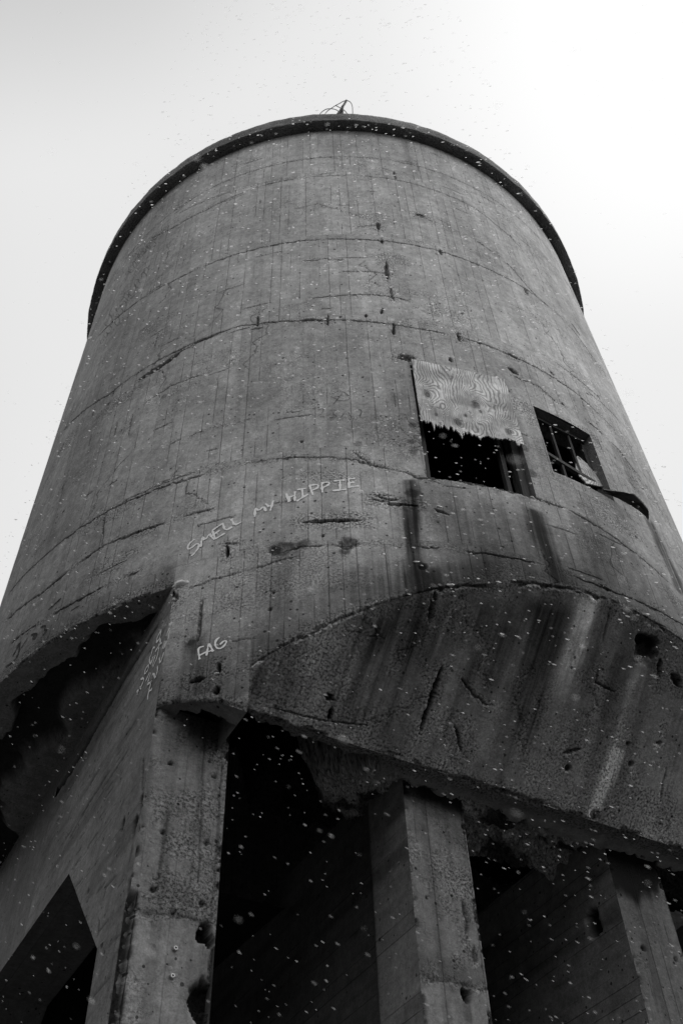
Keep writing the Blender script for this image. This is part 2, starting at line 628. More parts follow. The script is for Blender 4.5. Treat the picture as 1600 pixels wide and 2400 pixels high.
# unseen banks added all round to block low sky light
nh, mh = 160, 22
vs, fs = [], []
for i in range(nh):
    a = 2 * math.pi * i / nh
    lowf = 0.5 + 0.5 * math.cos(a - (HEAD + math.pi))            # higher on the near side of the tower
    top = 11.0 + 7.0 * lowf + 2.5 * math.sin(a * 3 + 1) + 1.5 * math.sin(a * 7)
    for j in range(mh):
        f_ = j / (mh - 1)
        r_ = 19 + 5 * math.sin(a * 2 + .5) * (1 - lowf) + 8 * (1 - lowf) + f_ * 26
        e = f_ * f_ * (3 - 2 * f_)
        vs.append((r_ * math.cos(a), r_ * math.sin(a), -0.05 + top * e + random.uniform(-.5, .5) * min(1, f_ * 3)))
for i in range(nh):
    for j in range(mh - 1):
        k = i * mh + j
        k2 = ((i + 1) % nh) * mh + j
        fs.append((k, k2, k2 + 1, k + 1))
hl = mesh_obj("sky_screen_banks", vs, fs, plain("dark_bank_screen", 0.02, 0.07, 1.5, (1, 1, 1), 0.95, 0.8), None, True)
hl['kind'] = 'structure'

# ------------------------------------------------------------------ the tower
tower = empty("silo_tower")
tag(tower, "round stained concrete silo tower with overhanging rim, standing on tall square piers", "tower")

D2R = math.pi / 180
Z0 = 1.6


def H(z):                                   # height above the camera in radii -> metres
    return Z0 + R * z


Z_RIM, Z_TOP = H(3.60), H(3.672)
Z_SOF = H(1.354)                            # flat soffit on the left side
Z_EDGE = H(1.0625)                          # bottom edge of the sloped hopper front
Y_EDGE = -0.7037 * R
Y_COL = -0.640 * R                          # outer face of the piers
X_COL = -0.770 * R
PW = 0.134 * R                              # pier thickness
TONE = 0.44


def slope_z(y):
    return H(1.338 - 0.93 * (1 + y / R))


# ---- tank wall
NA = 0.0108


def wall_bottom(th):
    x = math.cos(th) * R
    y = math.sin(th) * R
    if x < -0.656 * R:
        k = (x / R + 0.77) / 0.114
        return H(1.066 - 0.05 * max(k, 0) ** 2)
    return slope_z(y)


W1 = (-111.3 * D2R, -97.5 * D2R, H(1.597), H(2.03))
W2 = (-93.6 * D2R, -83.4 * D2R, H(1.722), H(1.980))
wall = Surf()


def pxl(pts):
    return [on_wall(*p) for p in pts]


RINGS = [  # photographed pour joints, as points on the wall
    ([(212, 690), (300, 600), (400, 537), (485, 492), (612, 436), (800, 411), (927, 421), (1000, 440), (1110, 486), (1200, 560), (1290, 672)], 0.010, 0.45, 0.36),
    ([(230, 790), (281, 740), (408, 658), (561, 594), (700, 565), (800, 560), (928, 568), (1024, 587), (1130, 625), (1234, 679), (1330, 760), (1390, 840)], 0.018, 0.36, 0.0),
    ([(150, 1010), (255, 925), (330, 870), (459, 802), (560, 765), (700, 752), (800, 750), (851, 753), (960, 768), (1075, 789), (1203, 835), (1340, 915), (1440, 1010)], 0.018, 0.36, 0.0),
    ([(20, 1395), (102, 1307), (255, 1197), (459, 1118), (560, 1090), (680, 1072), (780, 1073), (836, 1078), (870, 1090), (985, 1119), (1250, 1166), (1330, 1195), (1440, 1260), (1560, 1360)], 0.016, 0.36, 0.0),
    ([(20, 1450), (102, 1389), (239, 1282), (327, 1246), (420, 1215), (500, 1192)], 0.024, 0.33, 0.0),
    ([(30, 1505), (102, 1455), (214, 1391), (326, 1338)], 0.018, 0.36, 0.0),
    ([(440, 1380), (510, 1356), (600, 1330), (690, 1306)], 0.010, 0.45, 0.35),
    ([(660, 1290), (760, 1278), (851, 1274), (960, 1279), (1106, 1294), (1259, 1320), (1340, 1350), (1412, 1378), (1565, 1445), (1600, 1465)], 0.017, 0.36, 0.0),
    ([(420, 500), (560, 445), (700, 415), (791, 405)], 0.006, 0.55, 0.45),
    ([(690, 490), (745, 478), (870, 520)], 0.006, 0.6, 0.45),
    ([(972, 503), (1040, 530), (1110, 560), (1190, 620), (1260, 700)], 0.012, 0.5, 0.42),
    ([(800, 637), (860, 636), (908, 642)], 0.014, 0.4, 0.0),
    ([(712, 612), (760, 607), (800, 610)], 0.010, 0.45, 0.0),
    ([(730, 700), (800, 692), (860, 690), (908, 694), (960, 706)], 0.012, 0.42, 0.35),
    ([(835, 531), (865, 530), (890, 526)], 0.012, 0.42, 0.0),
    ([(290, 1175), (420, 1120), (520, 1088)], 0.006, 0.55, 0.5),
    ([(400, 1040), (425, 1030)], 0.010, 0.5, 0.0), ([(450, 1020), (476, 1010)], 0.010, 0.5, 0.0), ([(503, 1000), (530, 996)], 0.010, 0.5, 0.0),
    ([(555, 990), (588, 982)], 0.010, 0.5, 0.0), ([(672, 966), (702, 964)], 0.008, 0.55, 0.0),
    ([(340, 945), (400, 905), (470, 880)], 0.010, 0.5, 0.4),
    ([(1200, 880), (1260, 905), (1300, 940)], 0.012, 0.45, 0.38),
    ([(1200, 1010), (1238, 1022)], 0.010, 0.5, 0.0),
    ([(1380, 990), (1445, 1050), (1490, 1110)], 0.020, 0.4, 0.35),
    ([(1250, 820), (1330, 870), (1400, 930)], 0.008, 0.5, 0.45),
]
CRACKS = [  # (points, width, darkness, depth, halo, roughness)
    ([(327, 889), (365, 866), (400, 842), (424, 824)], 0.060, 0.10, 0.09, 0.14, 0.5),
    ([(424, 824), (462, 803), (510, 784)], 0.022, 0.3, 0.03, 0.10, 0.4),
    ([(706, 1225), (770, 1221), (846, 1219)], 0.026, 0.10, 0.06, 0.17, 1.0),
    ([(532, 1279), (533, 1306)], 0.022, 0.10, 0.05, 0.13, 0.9),
    ([(528, 1275), (560, 1272)], 0.012, 0.4, 0.02, 0.10, 0.8),
    ([(870, 1170), (920, 1182), (980, 1186)], 0.020, 0.16, 0.04, 0.14, 0.9),
    ([(875, 1160), (905, 1170), (930, 1172)], 0.016, 0.3, 0.03, 0.10, 0.9),
    ([(1020, 1192), (1052, 1207)], 0.016, 0.2, 0.03, 0.05, 0.3),
    ([(605, 740), (604, 765)], 0.020, 0.25, 0.03, 0.10, 0.5),
    ([(590, 772), (615, 768)], 0.016, 0.35, 0.02, 0.08, 0.5),
    ([(708, 750), (730, 748), (768, 752)], 0.022, 0.25, 0.03, 0.12, 0.8),
    ([(767, 738), (768, 762)], 0.018, 0.25, 0.03, 0.08, 0.6),
    ([(921, 758), (922, 786)], 0.022, 0.16, 0.05, 0.08, 0.5),
    ([(905, 612), (908, 640), (907, 655)], 0.030, 0.25, 0.05, 0.16, 1.0),
    ([(915, 672), (921, 705)], 0.016, 0.35, 0.03, 0.10, 0.8),
    ([(895, 722), (894, 735)], 0.022, 0.15, 0.04, 0.06, 0.4),
    ([(857, 737), (857, 743)], 0.022, 0.2, 0.04, 0.06, 0.3),
    ([(886, 522), (887, 538)], 0.034, 0.3, 0.05, 0.16, 1.0),
    ([(893, 562), (895, 570)], 0.026, 0.3, 0.04, 0.10, 0.8),
    ([(923, 402), (927, 420)], 0.022, 0.3, 0.03, 0.06, 0.4),
    ([(1030, 585), (1034, 597)], 0.030, 0.3, 0.04, 0.10, 0.6),
    ([(974, 500), (995, 508)], 0.034, 0.25, 0.04, 0.12, 0.9),
    ([(1075, 780), (1078, 800)], 0.034, 0.3, 0.05, 0.14, 0.9),
    ([(1228, 676), (1236, 690)], 0.030, 0.25, 0.05, 0.10, 0.7),
    ([(1340, 760), (1358, 786)], 0.030, 0.25, 0.05, 0.06, 0.4),
    ([(1190, 828), (1215, 842)], 0.030, 0.4, 0.04, 0.14, 0.9),
    ([(1290, 870), (1296, 880)], 0.026, 0.3, 0.04, 0.08, 0.6),
    ([(1315, 944), (1320, 950)], 0.030, 0.3, 0.04, 0.08, 0.5),
    ([(1055, 838), (1058, 848)], 0.026, 0.2, 0.04, 0.06, 0.4),
    ([(1192, 862), (1212, 878)], 0.055, 0.15, 0.07, 0.10, 0.5),
    ([(1190, 916), (1194, 918)], 0.026, 0.2, 0.04, 0.06, 0.3),
    ([(930, 838), (955, 838), (970, 846)], 0.085, 0.30, 0.05, 0.16, 1.0),
    ([(246, 1205), (238, 1290)], 0.010, 0.35, 0.02, 0.04, 0.2),
    ([(395, 1380), (415, 1400), (410, 1412)], 0.02, 0.4, 0.03, 0.15, 0.9),
    ([(475, 1405), (468, 1470), (466, 1500)], 0.016, 0.35, 0.03, 0.05, 0.3),
    ([(511, 1555), (510, 1580)], 0.026, 0.05, 0.07, 0.12, 1.0),
    ([(508, 1610), (506, 1628)], 0.026, 0.08, 0.07, 0.10, 1.0),
    ([(445, 1598), (480, 1588)], 0.026, 0.12, 0.05, 0.20, 1.0),
    ([(540, 1504), (600, 1495)], 0.008, 0.4, 0.01, 0.05, 0.2),
    ([(830, 1062), (875, 1092), (905, 1098)], 0.012, 0.45, 0.02, 0.10, 0.7),
    ([(1405, 1370), (1430, 1385)], 0.022, 0.3, 0.03, 0.10, 0.7),
    ([(1500, 1445), (1560, 1470)], 0.012, 0.4, 0.02, 0.08, 0.5),
]
STAINS = [  # (points, width m, tone factor, end fade, raggedness)
    ([(962, 1118), (966, 1160), (962, 1230), (968, 1300), (985, 1420)], 0.11, 0.10, 0.15, 0.8),
    ([(975, 1300), (990, 1345), (1000, 1420)], 0.24, 0.16, 0.1, 0.8),
    ([(1244, 1180), (1262, 1245), (1285, 1320), (1300, 1365)], 0.10, 0.14, 0.1, 0.8),
    ([(1275, 1310), (1310, 1380)], 0.20, 0.40, 0.2, 0.8),
    ([(1445, 1045), (1470, 1110), (1500, 1175)], 0.10, 0.45, 0.3, 0.8),
    ([(1512, 1205), (1545, 1275), (1580, 1350), (1600, 1400)], 0.11, 0.12, 0.05, 0.7),
    ([(1345, 920), (1380, 1000), (1420, 1075)], 0.12, 0.7, 0.3, 0.8),
    ([(652, 1290), (662, 1340), (660, 1490)], 0.10, 0.52, 0.3, 0.9),
    ([(800, 1290), (780, 1370), (760, 1470)], 0.35, 0.72, 0.3, 0.9),
    ([(905, 1300), (905, 1420)], 0.3, 0.60, 0.1, 0.9),
    ([(1000, 1215), (1060, 1215), (1180, 1240)], 0.5, 0.85, 0.2, 0.9),
    ([(455, 1488), (452, 1560), (450, 1640)], 0.20, 0.42, 0.1, 0.9),
    ([(560, 1440), (555, 1560), (550, 1640)], 0.24, 0.6, 0.1, 0.9),
    ([(690, 1270), (690, 1330)], 0.07, 0.6, 0.4, 0.8),
    ([(1100, 1290), (1110, 1370)], 0.6, 0.72, 0.1, 0.9),
    ([(1420, 1230), (1470, 1330)], 0.30, 0.78, 0.3, 0.9),
    ([(964, 1120), (968, 1200), (964, 1300), (985, 1410)], 0.30, 0.55, 0.1, 0.9),
    ([(964, 1122), (967, 1230), (966, 1300), (985, 1410)], 0.075, 0.16, 0.05, 0.9),
    ([(1248, 1185), (1285, 1310), (1305, 1368)], 0.28, 0.6, 0.1, 0.9),
    ([(1250, 1190), (1287, 1310), (1303, 1368)], 0.07, 0.2, 0.05, 0.9),
    ([(1340, 1190), (1385, 1300), (1400, 1380)], 0.14, 0.6, 0.2, 0.9),
    ([(1070, 1150), (1085, 1350)], 0.22, 0.75, 0.1, 0.9),
    ([(1150, 1160), (1180, 1350)], 0.20, 0.72, 0.1, 0.9),
    ([(850, 1300), (845, 1420)], 0.2, 0.7, 0.1, 0.9),
    ([(985, 1375), (1080, 1350), (1200, 1345)], 0.20, 0.42, 0.2, 0.9),
    ([(280, 1340), (200, 1400), (60, 1500)], 0.35, 0.75, 0.2, 0.9),
    ([(330, 1370), (400, 1345)], 0.22, 0.55, 0.3, 0.9),
    ([(590, 830), (560, 990)], 0.5, 0.9, 0.3, 0.9),
    ([(930, 860), (940, 1010), (955, 1110)], 0.16, 0.78, 0.2, 0.9),
    ([(1190, 950), (1215, 1060), (1240, 1165)], 0.12, 0.72, 0.2, 0.9),
    ([(760, 300), (762, 400)], 0.10, 0.85, 0.4, 0.9), ([(950, 330), (975, 430)], 0.08, 0.8, 0.4, 0.9),
]
BLOBS = [((645, 1290), 0.07, 0.25, 0.02), ((662, 1285), 0.10, 0.45, 0.02), ((711, 1272), 0.07, 0.4, 0.0), ((812, 1275), 0.10, 0.35, 0.03),
         ((808, 1290), 0.07, 0.3, 0.0), ((838, 1040), 0.05, 0.6, 0.0), ((962, 1035), 0.05, 0.4, 0.0), ((966, 995), 0.05, 0.5, 0.0), ((968, 1057), 0.07, 0.45, 0.0),
         ((1230, 1052), 0.06, 0.55, 0.0), ((1245, 1108), 0.08, 0.5, 0.0), ((450, 1505), 0.07, 0.35, 0.0), ((455, 1510), 0.11, 0.6, 0.0), ((385, 930), 0.05, 0.6, 0.0),
         ((640, 1388), 0.02, 0.4, 0.02), ((633, 1428), 0.02, 0.4, 0.02), ((988, 1328), 0.05, 0.2, 0.03), ((965, 1155), 0.09, 0.3, 0.0)]


def wall_fields(F, TH, joints):
    U, V = F.U, F.V
    # slow weathering of the whole face
    F.tone *= 0.92 + 0.22 * (fbm(U * 0.35, V * 0.3, 4, 21) - 0.5) * 2
    F.tone *= 1 - 0.13 * sst(fbm(U * 2.4, V * 0.16, 4, 31), 0.52, 0.74)
    F.tone *= 1 + 0.28 * sst(TH, -142 * D2R, -132 * D2R) * (1 - sst(TH, -118 * D2R, -108 * D2R)) * sst(V, 7.6, 8.6) * (1 - sst(V, 9.6, 10.8))            # paler area low on the tank
    F.tone *= 1 - 0.12 * (1 - sst(V, 9.5, 15.0))  # lower wall darkened by tone, in place of dimmer light below
    F.rough += 0.30 * sst(fbm(U * 0.9, V * 1.4, 4, 41), 0.52, 0.72)
    F.rough += 0.2 * (1 - sst(V, 7.4, 9.2))
    F.tone *= 1 - 0.20 * (1 - sst(TH + 0.12 * (fbm(U * 0.5, V * 0.4, 3, 27) - 0.5), -160 * D2R, -138 * D2R))    # left flank darkened in the tone, as if turned from the light
    sm = sst(TH + 0.10 * (fbm(U * 0.8, V * 0.3, 3, 28) - 0.5), -117 * D2R, -104 * D2R)
    run = V + 1.7 * (fbm(U * 2.2, V * 0.12, 4, 37) - 0.5) + 0.5 * (fbm(U * 9, V * 0.2, 3, 38) - 0.5)
    F.tone *= 1 - 0.55 * sm * (1 - sst(run, 8.9, 10.3))          # sooty water runs from the sills down to the seam
    # dark uneven band just under the rim
    F.tone *= 1 - 0.45 * (1 - sst(H(3.60) - V + 0.25 * (fbm(U * 1.5, V * 0 + 2, 3, 6) - 0.5), 0.02, 0.32))
    # boards shift from one pour to the next
    F.lift[:] = np.searchsorted(joints, V + 0.015 * U)
    for pts, w, k, br in RINGS:
        F.crack(pxl(pts), w * 0.46, k * 0.6, 0.014, 0.04, 0.10, 0.55, max(br, 0.34), 0.03)
    # short casual board-end marks
    rs = np.random.default_rng(5)
    for _ in range(95):
        u = rs.uniform(-186, -56) * D2R * R
        z = rs.uniform(8.8, 20.0)
        u = round(u / 0.138) * 0.138
        L = rs.choice([0.138, 0.276, 0.414])
        if rs.random() < 0.6:
            F.crack([(u, z), (u + L, z + rs.uniform(-.01, .01))], 0.005, 0.4, 0.008, 0.012, 0.06, 0.5)
        else:
            F.crack([(u, z), (u + rs.uniform(-.01, .01), z - rs.uniform(.1, .5))], 0.006, 0.4, 0.008, 0.010, 0.06, 0.5)
    for _ in range(16):                       # fine wandering cracks
        u, z = rs.uniform(-184, -60) * D2R * R, rs.uniform(8.8, 19)
        pts = [(u, z)]
        for k in range(rs.integers(6, 14)):
            pts.append((pts[-1][0] + rs.normal(0, .09), pts[-1][1] - rs.uniform(.04, .22)))
        F.crack(pts, 0.004, 0.4, 0.006, 0.04, 0.05, 0.4)
    for _ in range(60):
        F.roughen((rs.uniform(-182, -58) * D2R * R, rs.uniform(8.6, 19.5)), rs.uniform(.1, .35), rs.uniform(.4, .9), rs.uniform(1, 3))
    for pts, w, k, dp, h, rr in CRACKS:
        F.crack(pxl(pts), w * 0.6, k, dp, 0.02, h * 1.2, rr)
    for pts, w, k, e, rg in STAINS:
        F.stain(pxl(pts), w * 1.4, k, rg, e, 0.18)
    for c, r, k, dp in BLOBS:
        F.blob(on_wall(*c), r, k, dp, 0.4)
    for _ in range(40):
        F.blob((rs.uniform(-182, -58) * D2R * R, rs.uniform(8.8, 20)), rs.uniform(.012, .03), 0.3, 0.02, 0.3)


JOINTS = np.array([H(1.37), H(1.665), H(2.23), H(2.706), H(3.186)])


def seam_chips(F, e, width=0.05, edge_dark=0.0):
    """broken concrete along an edge; e is the distance from it"""
    n = fbm(F.U * 2.2, F.V * 2.2, 4, 15)
    F.rough = np.maximum(F.rough, 0.95 * (1 - sst(e + 0.25 * (n - 0.5), 0.02, 0.24)))
    c = 1 - sst(e + 0.12 * (n - 0.5) + 0.05 * (F.nz2 - 0.5), width * 0.3, width)
    c *= sst(n, 0.40, 0.52)
    F.depth = np.maximum(F.depth, 0.035 * c)
    F.tone *= 1 - 0.35 * c
    F.tone *= 1 - edge_dark * (1 - sst(e + 0.5 * (n - 0.5), 0.05, 0.55))  # darker band close to the edge


def wall_patch(t0, t1, bottom, dense=True):
    na = int(abs(t1 - t0) * R / (NA if dense else 0.35)) + 2
    ths = np.linspace(t0, t1, na)
    zb = np.array([bottom(t) for t in ths])
    zm = 9.36
    nlo, nhi = (190, 1160) if dense else (6, 28)
    lo = np.linspace(0, 1, nlo)[None, :]
    Zl = zb[:, None] + (zm - zb[:, None]) * lo
    Zh = np.repeat(np.linspace(zm, Z_RIM + 0.01, nhi)[None, :], na, 0)[:, 1:]
    Zg = np.concatenate([Zl, Zh], 1)
    TH = np.repeat(ths[:, None], Zg.shape[1], 1)
    F = Field(TH * R, Zg, TONE)
    if dense:
        wall_fields(F, TH, JOINTS)
        seam_chips(F, Zg - zb[:, None], 0.05, 0.38)
    rad = R - F.depth + 0.004 * (F.nz - 0.5)
    P = np.stack([rad * np.cos(TH), rad * np.sin(TH), Zg], -1)
    tc_, zc = (TH[:-1, :-1] + TH[1:, 1:]) / 2, (Zg[:-1, :-1] + Zg[1:, 1:]) / 2
    keep = np.ones(tc_.shape, bool)
    if dense:
        for a0, a1, z0, z1 in (W1, W2):
            keep &= ~((tc_ > a0) & (tc_ < a1) & (zc > z0) & (zc < z1))
    wall.grid(P, F, keep)


TH_C = -140.3 * D2R
wall_patch(-188 * D2R, TH_C, lambda t: Z_SOF)
wall_patch(TH_C, -46 * D2R, wall_bottom)
wall_patch(-46 * D2R, 172 * D2R, lambda t: Z_SOF, False)
# end of the deep corner block above the first pier
xa = -0.656 * R
ya = -math.sqrt(R * R - xa * xa)
wall.quad((xa, ya, H(1.016)), (xa, Y_COL, H(1.016)), (xa, Y_COL, H(1.13)), (xa, ya, H(1.13)), 0.12)
tank = wall.build("tank_wall", MC, tower)

# ---- rim and roof
rim = Surf()
nth = 1440
ths = np.linspace(-math.pi, math.pi, nth + 1)
jag = 0.013 * (fbm(np.cos(ths) * 26 + 60, np.sin(ths) * 26 + 60, 4, 2) - 0.5) * 2
prof = [(R - 0.05, Z_RIM), (R * 1.012, Z_RIM), (R * 1.025, Z_RIM), (R * 1.037, Z_RIM + 0.004), (R * 1.0375, Z_RIM + 0.03), (R * 1.0375, Z_RIM + 0.19), (R * 1.037, Z_TOP - 0.02), (R * 1.0335, Z_TOP), (R * 0.6, Z_TOP + 0.12), (0.05, Z_TOP + 0.2)]
rr_ = np.array([p[0] for p in prof])
zz_ = np.array([p[1] for p in prof])
TH = np.repeat(ths[:, None], len(prof), 1)
RR = rr_[None, :] + np.where(rr_[None, :] > R * 1.02, jag[:, None], 0)
ZZ = np.repeat(zz_[None, :], nth + 1, 0) + np.where((rr_[None, :] > R * 1.03), jag[:, None] * 0.8, 0)
F = Field(TH * R, ZZ + RR - R, 0.19, 0.3)
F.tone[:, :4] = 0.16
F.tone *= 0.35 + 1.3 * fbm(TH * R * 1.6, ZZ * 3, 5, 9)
F.rough[:] = 0.7
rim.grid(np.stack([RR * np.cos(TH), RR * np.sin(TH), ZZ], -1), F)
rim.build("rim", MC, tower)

# ---- flat soffit on the left, broken open
sof = Surf()
ny, nx = 520, 110
ys = np.linspace(-0.639 * R, 0.95 * R, ny)
s = np.linspace(0, 1, nx)
Yg = np.repeat(ys[:, None], nx, 1)
xo = -np.sqrt(np.maximum(R * R - Yg ** 2, 0)) + 0.004
Xg = np.minimum(X_COL + 0.02, np.maximum(xo, -R)) * 0 + (X_COL + 0.03 + (np.minimum(xo, X_COL) - X_COL - 0.03) * s[None, :])
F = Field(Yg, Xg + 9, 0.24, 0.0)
F.rough[:] = 0.35
edge = np.abs(xo - Xg)                       # distance in from the outer curve
ragn = fbm(Yg * 1.6, Xg * 1.6, 5, 14) - 0.5
hole = sst(edge + 0.85 * ragn - 0.04, 0.24, 0.27) * (1 - sst(edge + 0.8 * ragn, 0.72, 0.95))
hole *= sst(Yg + 0.1 * ragn, -0.60 * R, -0.57 * R)
F.tone *= 1 - hole * 0.86
F.depth = hole * 0.16 + 0.03 * (F.nz - 0.5) * hole
F.tone *= 0.7 + 0.6 * fbm(Yg * 2, Xg * 5, 4, 8)
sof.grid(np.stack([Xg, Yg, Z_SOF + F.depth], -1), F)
# soffit of the rest of the tank, behind and to the right of the piers
for k in range(72):
    t0, t1 = (-46 + 188 * k / 72) * D2R, (-46 + 188 * (k + 1) / 72) * D2R
    a_, b_ = 0.6 * R, R - 0.004
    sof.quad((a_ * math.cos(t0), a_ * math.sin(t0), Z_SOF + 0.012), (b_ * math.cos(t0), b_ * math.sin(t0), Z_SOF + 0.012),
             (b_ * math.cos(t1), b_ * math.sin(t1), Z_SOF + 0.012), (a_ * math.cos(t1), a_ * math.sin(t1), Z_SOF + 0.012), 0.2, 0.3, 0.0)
sof.build("soffit", MC, tower)

# ---- sloped hopper front
slp = Surf()
nx, ny = 640, 210
xs = np.linspace(-0.6555 * R, 0.70 * R, nx)
t_ = np.linspace(0, 1, ny)
yc = -np.sqrt(R * R - xs ** 2)
Yg = Y_EDGE + (yc - Y_EDGE)[:, None] * t_[None, :]
Xg = np.repeat(xs[:, None], ny, 1)
SK = math.hypot(1, 0.93)
F = Field(Xg, (-Yg) * SK, 0.36, 0.12)
n_s = np.array([0, -0.93, -1.0]) / SK       # faces down and out


def on_slope(px, py):
    p = on_plane(px, py, (0, Y_EDGE, Z_EDGE), (0, 0.93, 1.0))
    return p[0], -p[1] * SK


def sl(pts):
    return [on_slope(*p) for p in pts]


F.tone *= 0.5 + 1.0 * fbm(Xg * 1.3, F.V * 0.5, 4, 33)
F.tone *= 1 - 0.35 * sst(fbm(Xg * 3.2, F.V * 0.25, 4, 17), 0.5, 0.75)
F.rough += 0.25 + 0.35 * sst(fbm(Xg * 1.2, F.V * 1.2, 4, 3), 0.5, 0.7)
F.tone *= 1 + 0.15 * (1 - sst(Xg + 0.6 * (F.nz - 0.5), -0.50 * R, -0.30 * R))
F.tone *= 1 - 0.35 * sst(F.V, 5.4, 6.6)      # blackened towards the top where the water runs in
for pts, w, k, e in (
        ([(1004, 1395), (960, 1480), (928, 1555), (880, 1680), (851, 1759)], 0.30, 0.13, 0.25),
        ([(985, 1390), (945, 1500), (915, 1580)], 0.42, 0.30, 0.5),
        ([(1150, 1372), (1120, 1460), (1090, 1540)], 0.5, 0.42, 0.6),
        ([(1300, 1385), (1275, 1480), (1240, 1600)], 0.36, 0.40, 0.5),
        ([(900, 1430), (820, 1600), (770, 1720)], 0.2, 0.35, 0.2),
        ([(760, 1480), (680, 1620), (650, 1690)], 0.3, 0.6, 0.3),
        ([(1302, 1385), (1270, 1530), (1234, 1657), (1157, 1836)], 0.27, 0.16, 0.3),
        ([(1200, 1380), (1150, 1560), (1120, 1650)], 0.35, 0.40, 0.3),
        ([(1080, 1380), (1040, 1560)], 0.4, 0.6, 0.3),
        ([(1430, 1410), (1400, 1500), (1370, 1600)], 0.10, 0.6, 0.3),
        ([(1450, 1530), (1420, 1640)], 0.12, 0.7, 0.3),
        ([(620, 1560), (590, 1640)], 0.09, 0.3, 0.1),
        ([(1200, 1372), (1080, 1378), (980, 1400)], 0.30, 0.45, 0.1),
        ([(1120, 1500), (1060, 1700), (1040, 1760)], 0.13, 0.45, 0.3),
        ([(1590, 1650), (1575, 1800), (1545, 1960)], 0.15, 0.6, 0.1),
        ([(1375, 1385), (1352, 1500), (1318, 1590), (1270, 1700)], 0.16, 4.2, 0.6),
        ([(1400, 1392), (1372, 1490)], 0.06, 2.0, 0.6),
        ([(1505, 1540), (1460, 1690), (1430, 1790), (1385, 1915)], 0.10, 2.2, 0.02),
        ([(1445, 1750), (1418, 1830), (1385, 1918)], 0.10, 2.6, 0.02),
        ([(1525, 1560), (1490, 1700)], 0.09, 1.35, 0.5),
        ([(700, 1560), (760, 1560)], 0.12, 1.5, 0.4),
        ([(840, 1470), (800, 1600), (770, 1650)], 0.10, 1.5, 0.5)):
    F.stain(sl(pts), w, k, 0.7, e, 0.45, 0.02)
for pts, w, k, dp, h, rr in (
        ([(1035, 1562), (1010, 1640), (980, 1722)], 0.03, 0.08, 0.07, 0.16, 1.0),
        ([(1546, 1545), (1540, 1600)], 0.025, 0.15, 0.06, 0.18, 1.0),
        ([(1575, 1580), (1590, 1610)], 0.06, 0.2, 0.06, 0.2, 1.0),
        ([(1018, 1388), (1010, 1430), (1005, 1460)], 0.03, 0.4, 0.04, 0.12, 1.0),
        ([(1080, 1590), (1110, 1630), (1145, 1655)], 0.010, 0.4, 0.02, 0.1, 0.7),
        ([(1400, 1570), (1395, 1600), (1440, 1622)], 0.012, 0.4, 0.02, 0.16, 0.9),
        ([(1320, 1765), (1360, 1755)], 0.02, 0.4, 0.03, 0.2, 1.0),
        ([(765, 1640), (778, 1630)], 0.05, 0.2, 0.05, 0.12, 0.9),
        ([(770, 1690), (776, 1660)], 0.025, 0.15, 0.05, 0.12, 0.9),
        ([(1537, 1742), (1543, 1748)], 0.05, 0.25, 0.05, 0.08, 0.9),
        ([(640, 1660), (760, 1690), (860, 1700)], 0.010, 0.6, 0.01, 0.25, 0.9),
        ([(1065, 1700), (1080, 1760)], 0.014, 0.4, 0.03, 0.25, 1.0),
        ([(1560, 1800), (1545, 1880)], 0.012, 0.4, 0.01, 0.03, 0.1),
        ([(1428, 1425), (1412, 1505)], 0.012, 0.45, 0.01, 0.03, 0.1),
        ([(960, 1789), (1126, 1835), (1351, 1910)], 0.010, 0.65, 0.01, 0.12, 0.8)):
    F.crack(sl(pts), w * 0.6, k, dp, 0.02, h * 1.2, rr)
rs = np.random.default_rng(21)
for _ in range(8):
    pts = [(rs.uniform(-3.0, 3.0), rs.uniform(5.2, 6.8))]
    for k in range(rs.integers(5, 11)):
        pts.append((pts[-1][0] + rs.normal(.03, .11), pts[-1][1] - rs.uniform(.02, .16)))
    F.crack(pts, 0.003, 0.5, 0.006, 0.05, 0.12, 0.9)
for _ in range(14):
    F.roughen((rs.uniform(-3, 3), rs.uniform(5.0, 6.4)), rs.uniform(.12, .4), 1.0, rs.uniform(.7, 2))
for c, r, k, dp in (((1502, 1498), 0.07, 0.06, 0.08), ((1528, 1504), 0.07, 0.06, 0.08), ((1512, 1525), 0.13, 0.10, 0.06), ((1330, 1800), 0.035, 0.2, 0.03),
                    ((1392, 1912), 0.06, 0.3, 0.04), ((1477, 1790), 0.03, 0.3, 0.02), ((1470, 1744), 0.02, 0.3, 0.02)):
    F.blob(on_slope(*c), r, k, dp, 0.6)
seam_chips(F, (Yg - yc[:, None]) * SK)
seam_chips(F, (Y_EDGE - Yg) * SK + 0.01)
P = np.stack([Xg, Yg, slope_z(Yg)], -1) - n_s * (F.depth[..., None] - 0.006 * (F.nz[..., None] - 0.5))
slp.grid(P, F)
slp.build("hopper_slope", MC, tower)

# ---- broken slab edge and ceiling under the hopper
cei = Surf()
nx, ny = 560, 300
xs = np.linspace(-0.656 * R, 0.70 * R, nx)
ys = Y_EDGE + (np.linspace(0, 1, ny) ** 1.35) * (0.55 * R)
Xg, Yg = np.meshgrid(xs, ys, indexing='ij')
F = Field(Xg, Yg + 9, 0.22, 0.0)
inn = Yg - Y_EDGE
rag = fbm(Xg * 1.5, Yg * 1.5, 5, 4) - 0.5
rag2 = fbm(Xg * 7, Yg * 7, 4, 6) - 0.5
lipw = 0.06 + 0.26 * sst(Xg + 0.25 * rag, -0.385 * R, -0.34 * R) + 0.05 * np.sin(Xg * 2.1 + 1)
brk = sst(inn + 0.36 * rag + 0.26 * rag2 + 0.10 * (F.nz2 - 0.5) - lipw, -0.01, 0.01)
bay = 1 - sst(Xg + 0.7 * rag + 0.2 * rag2, -0.43 * R, -0.37 * R)          # the first bay has lost its whole ceiling
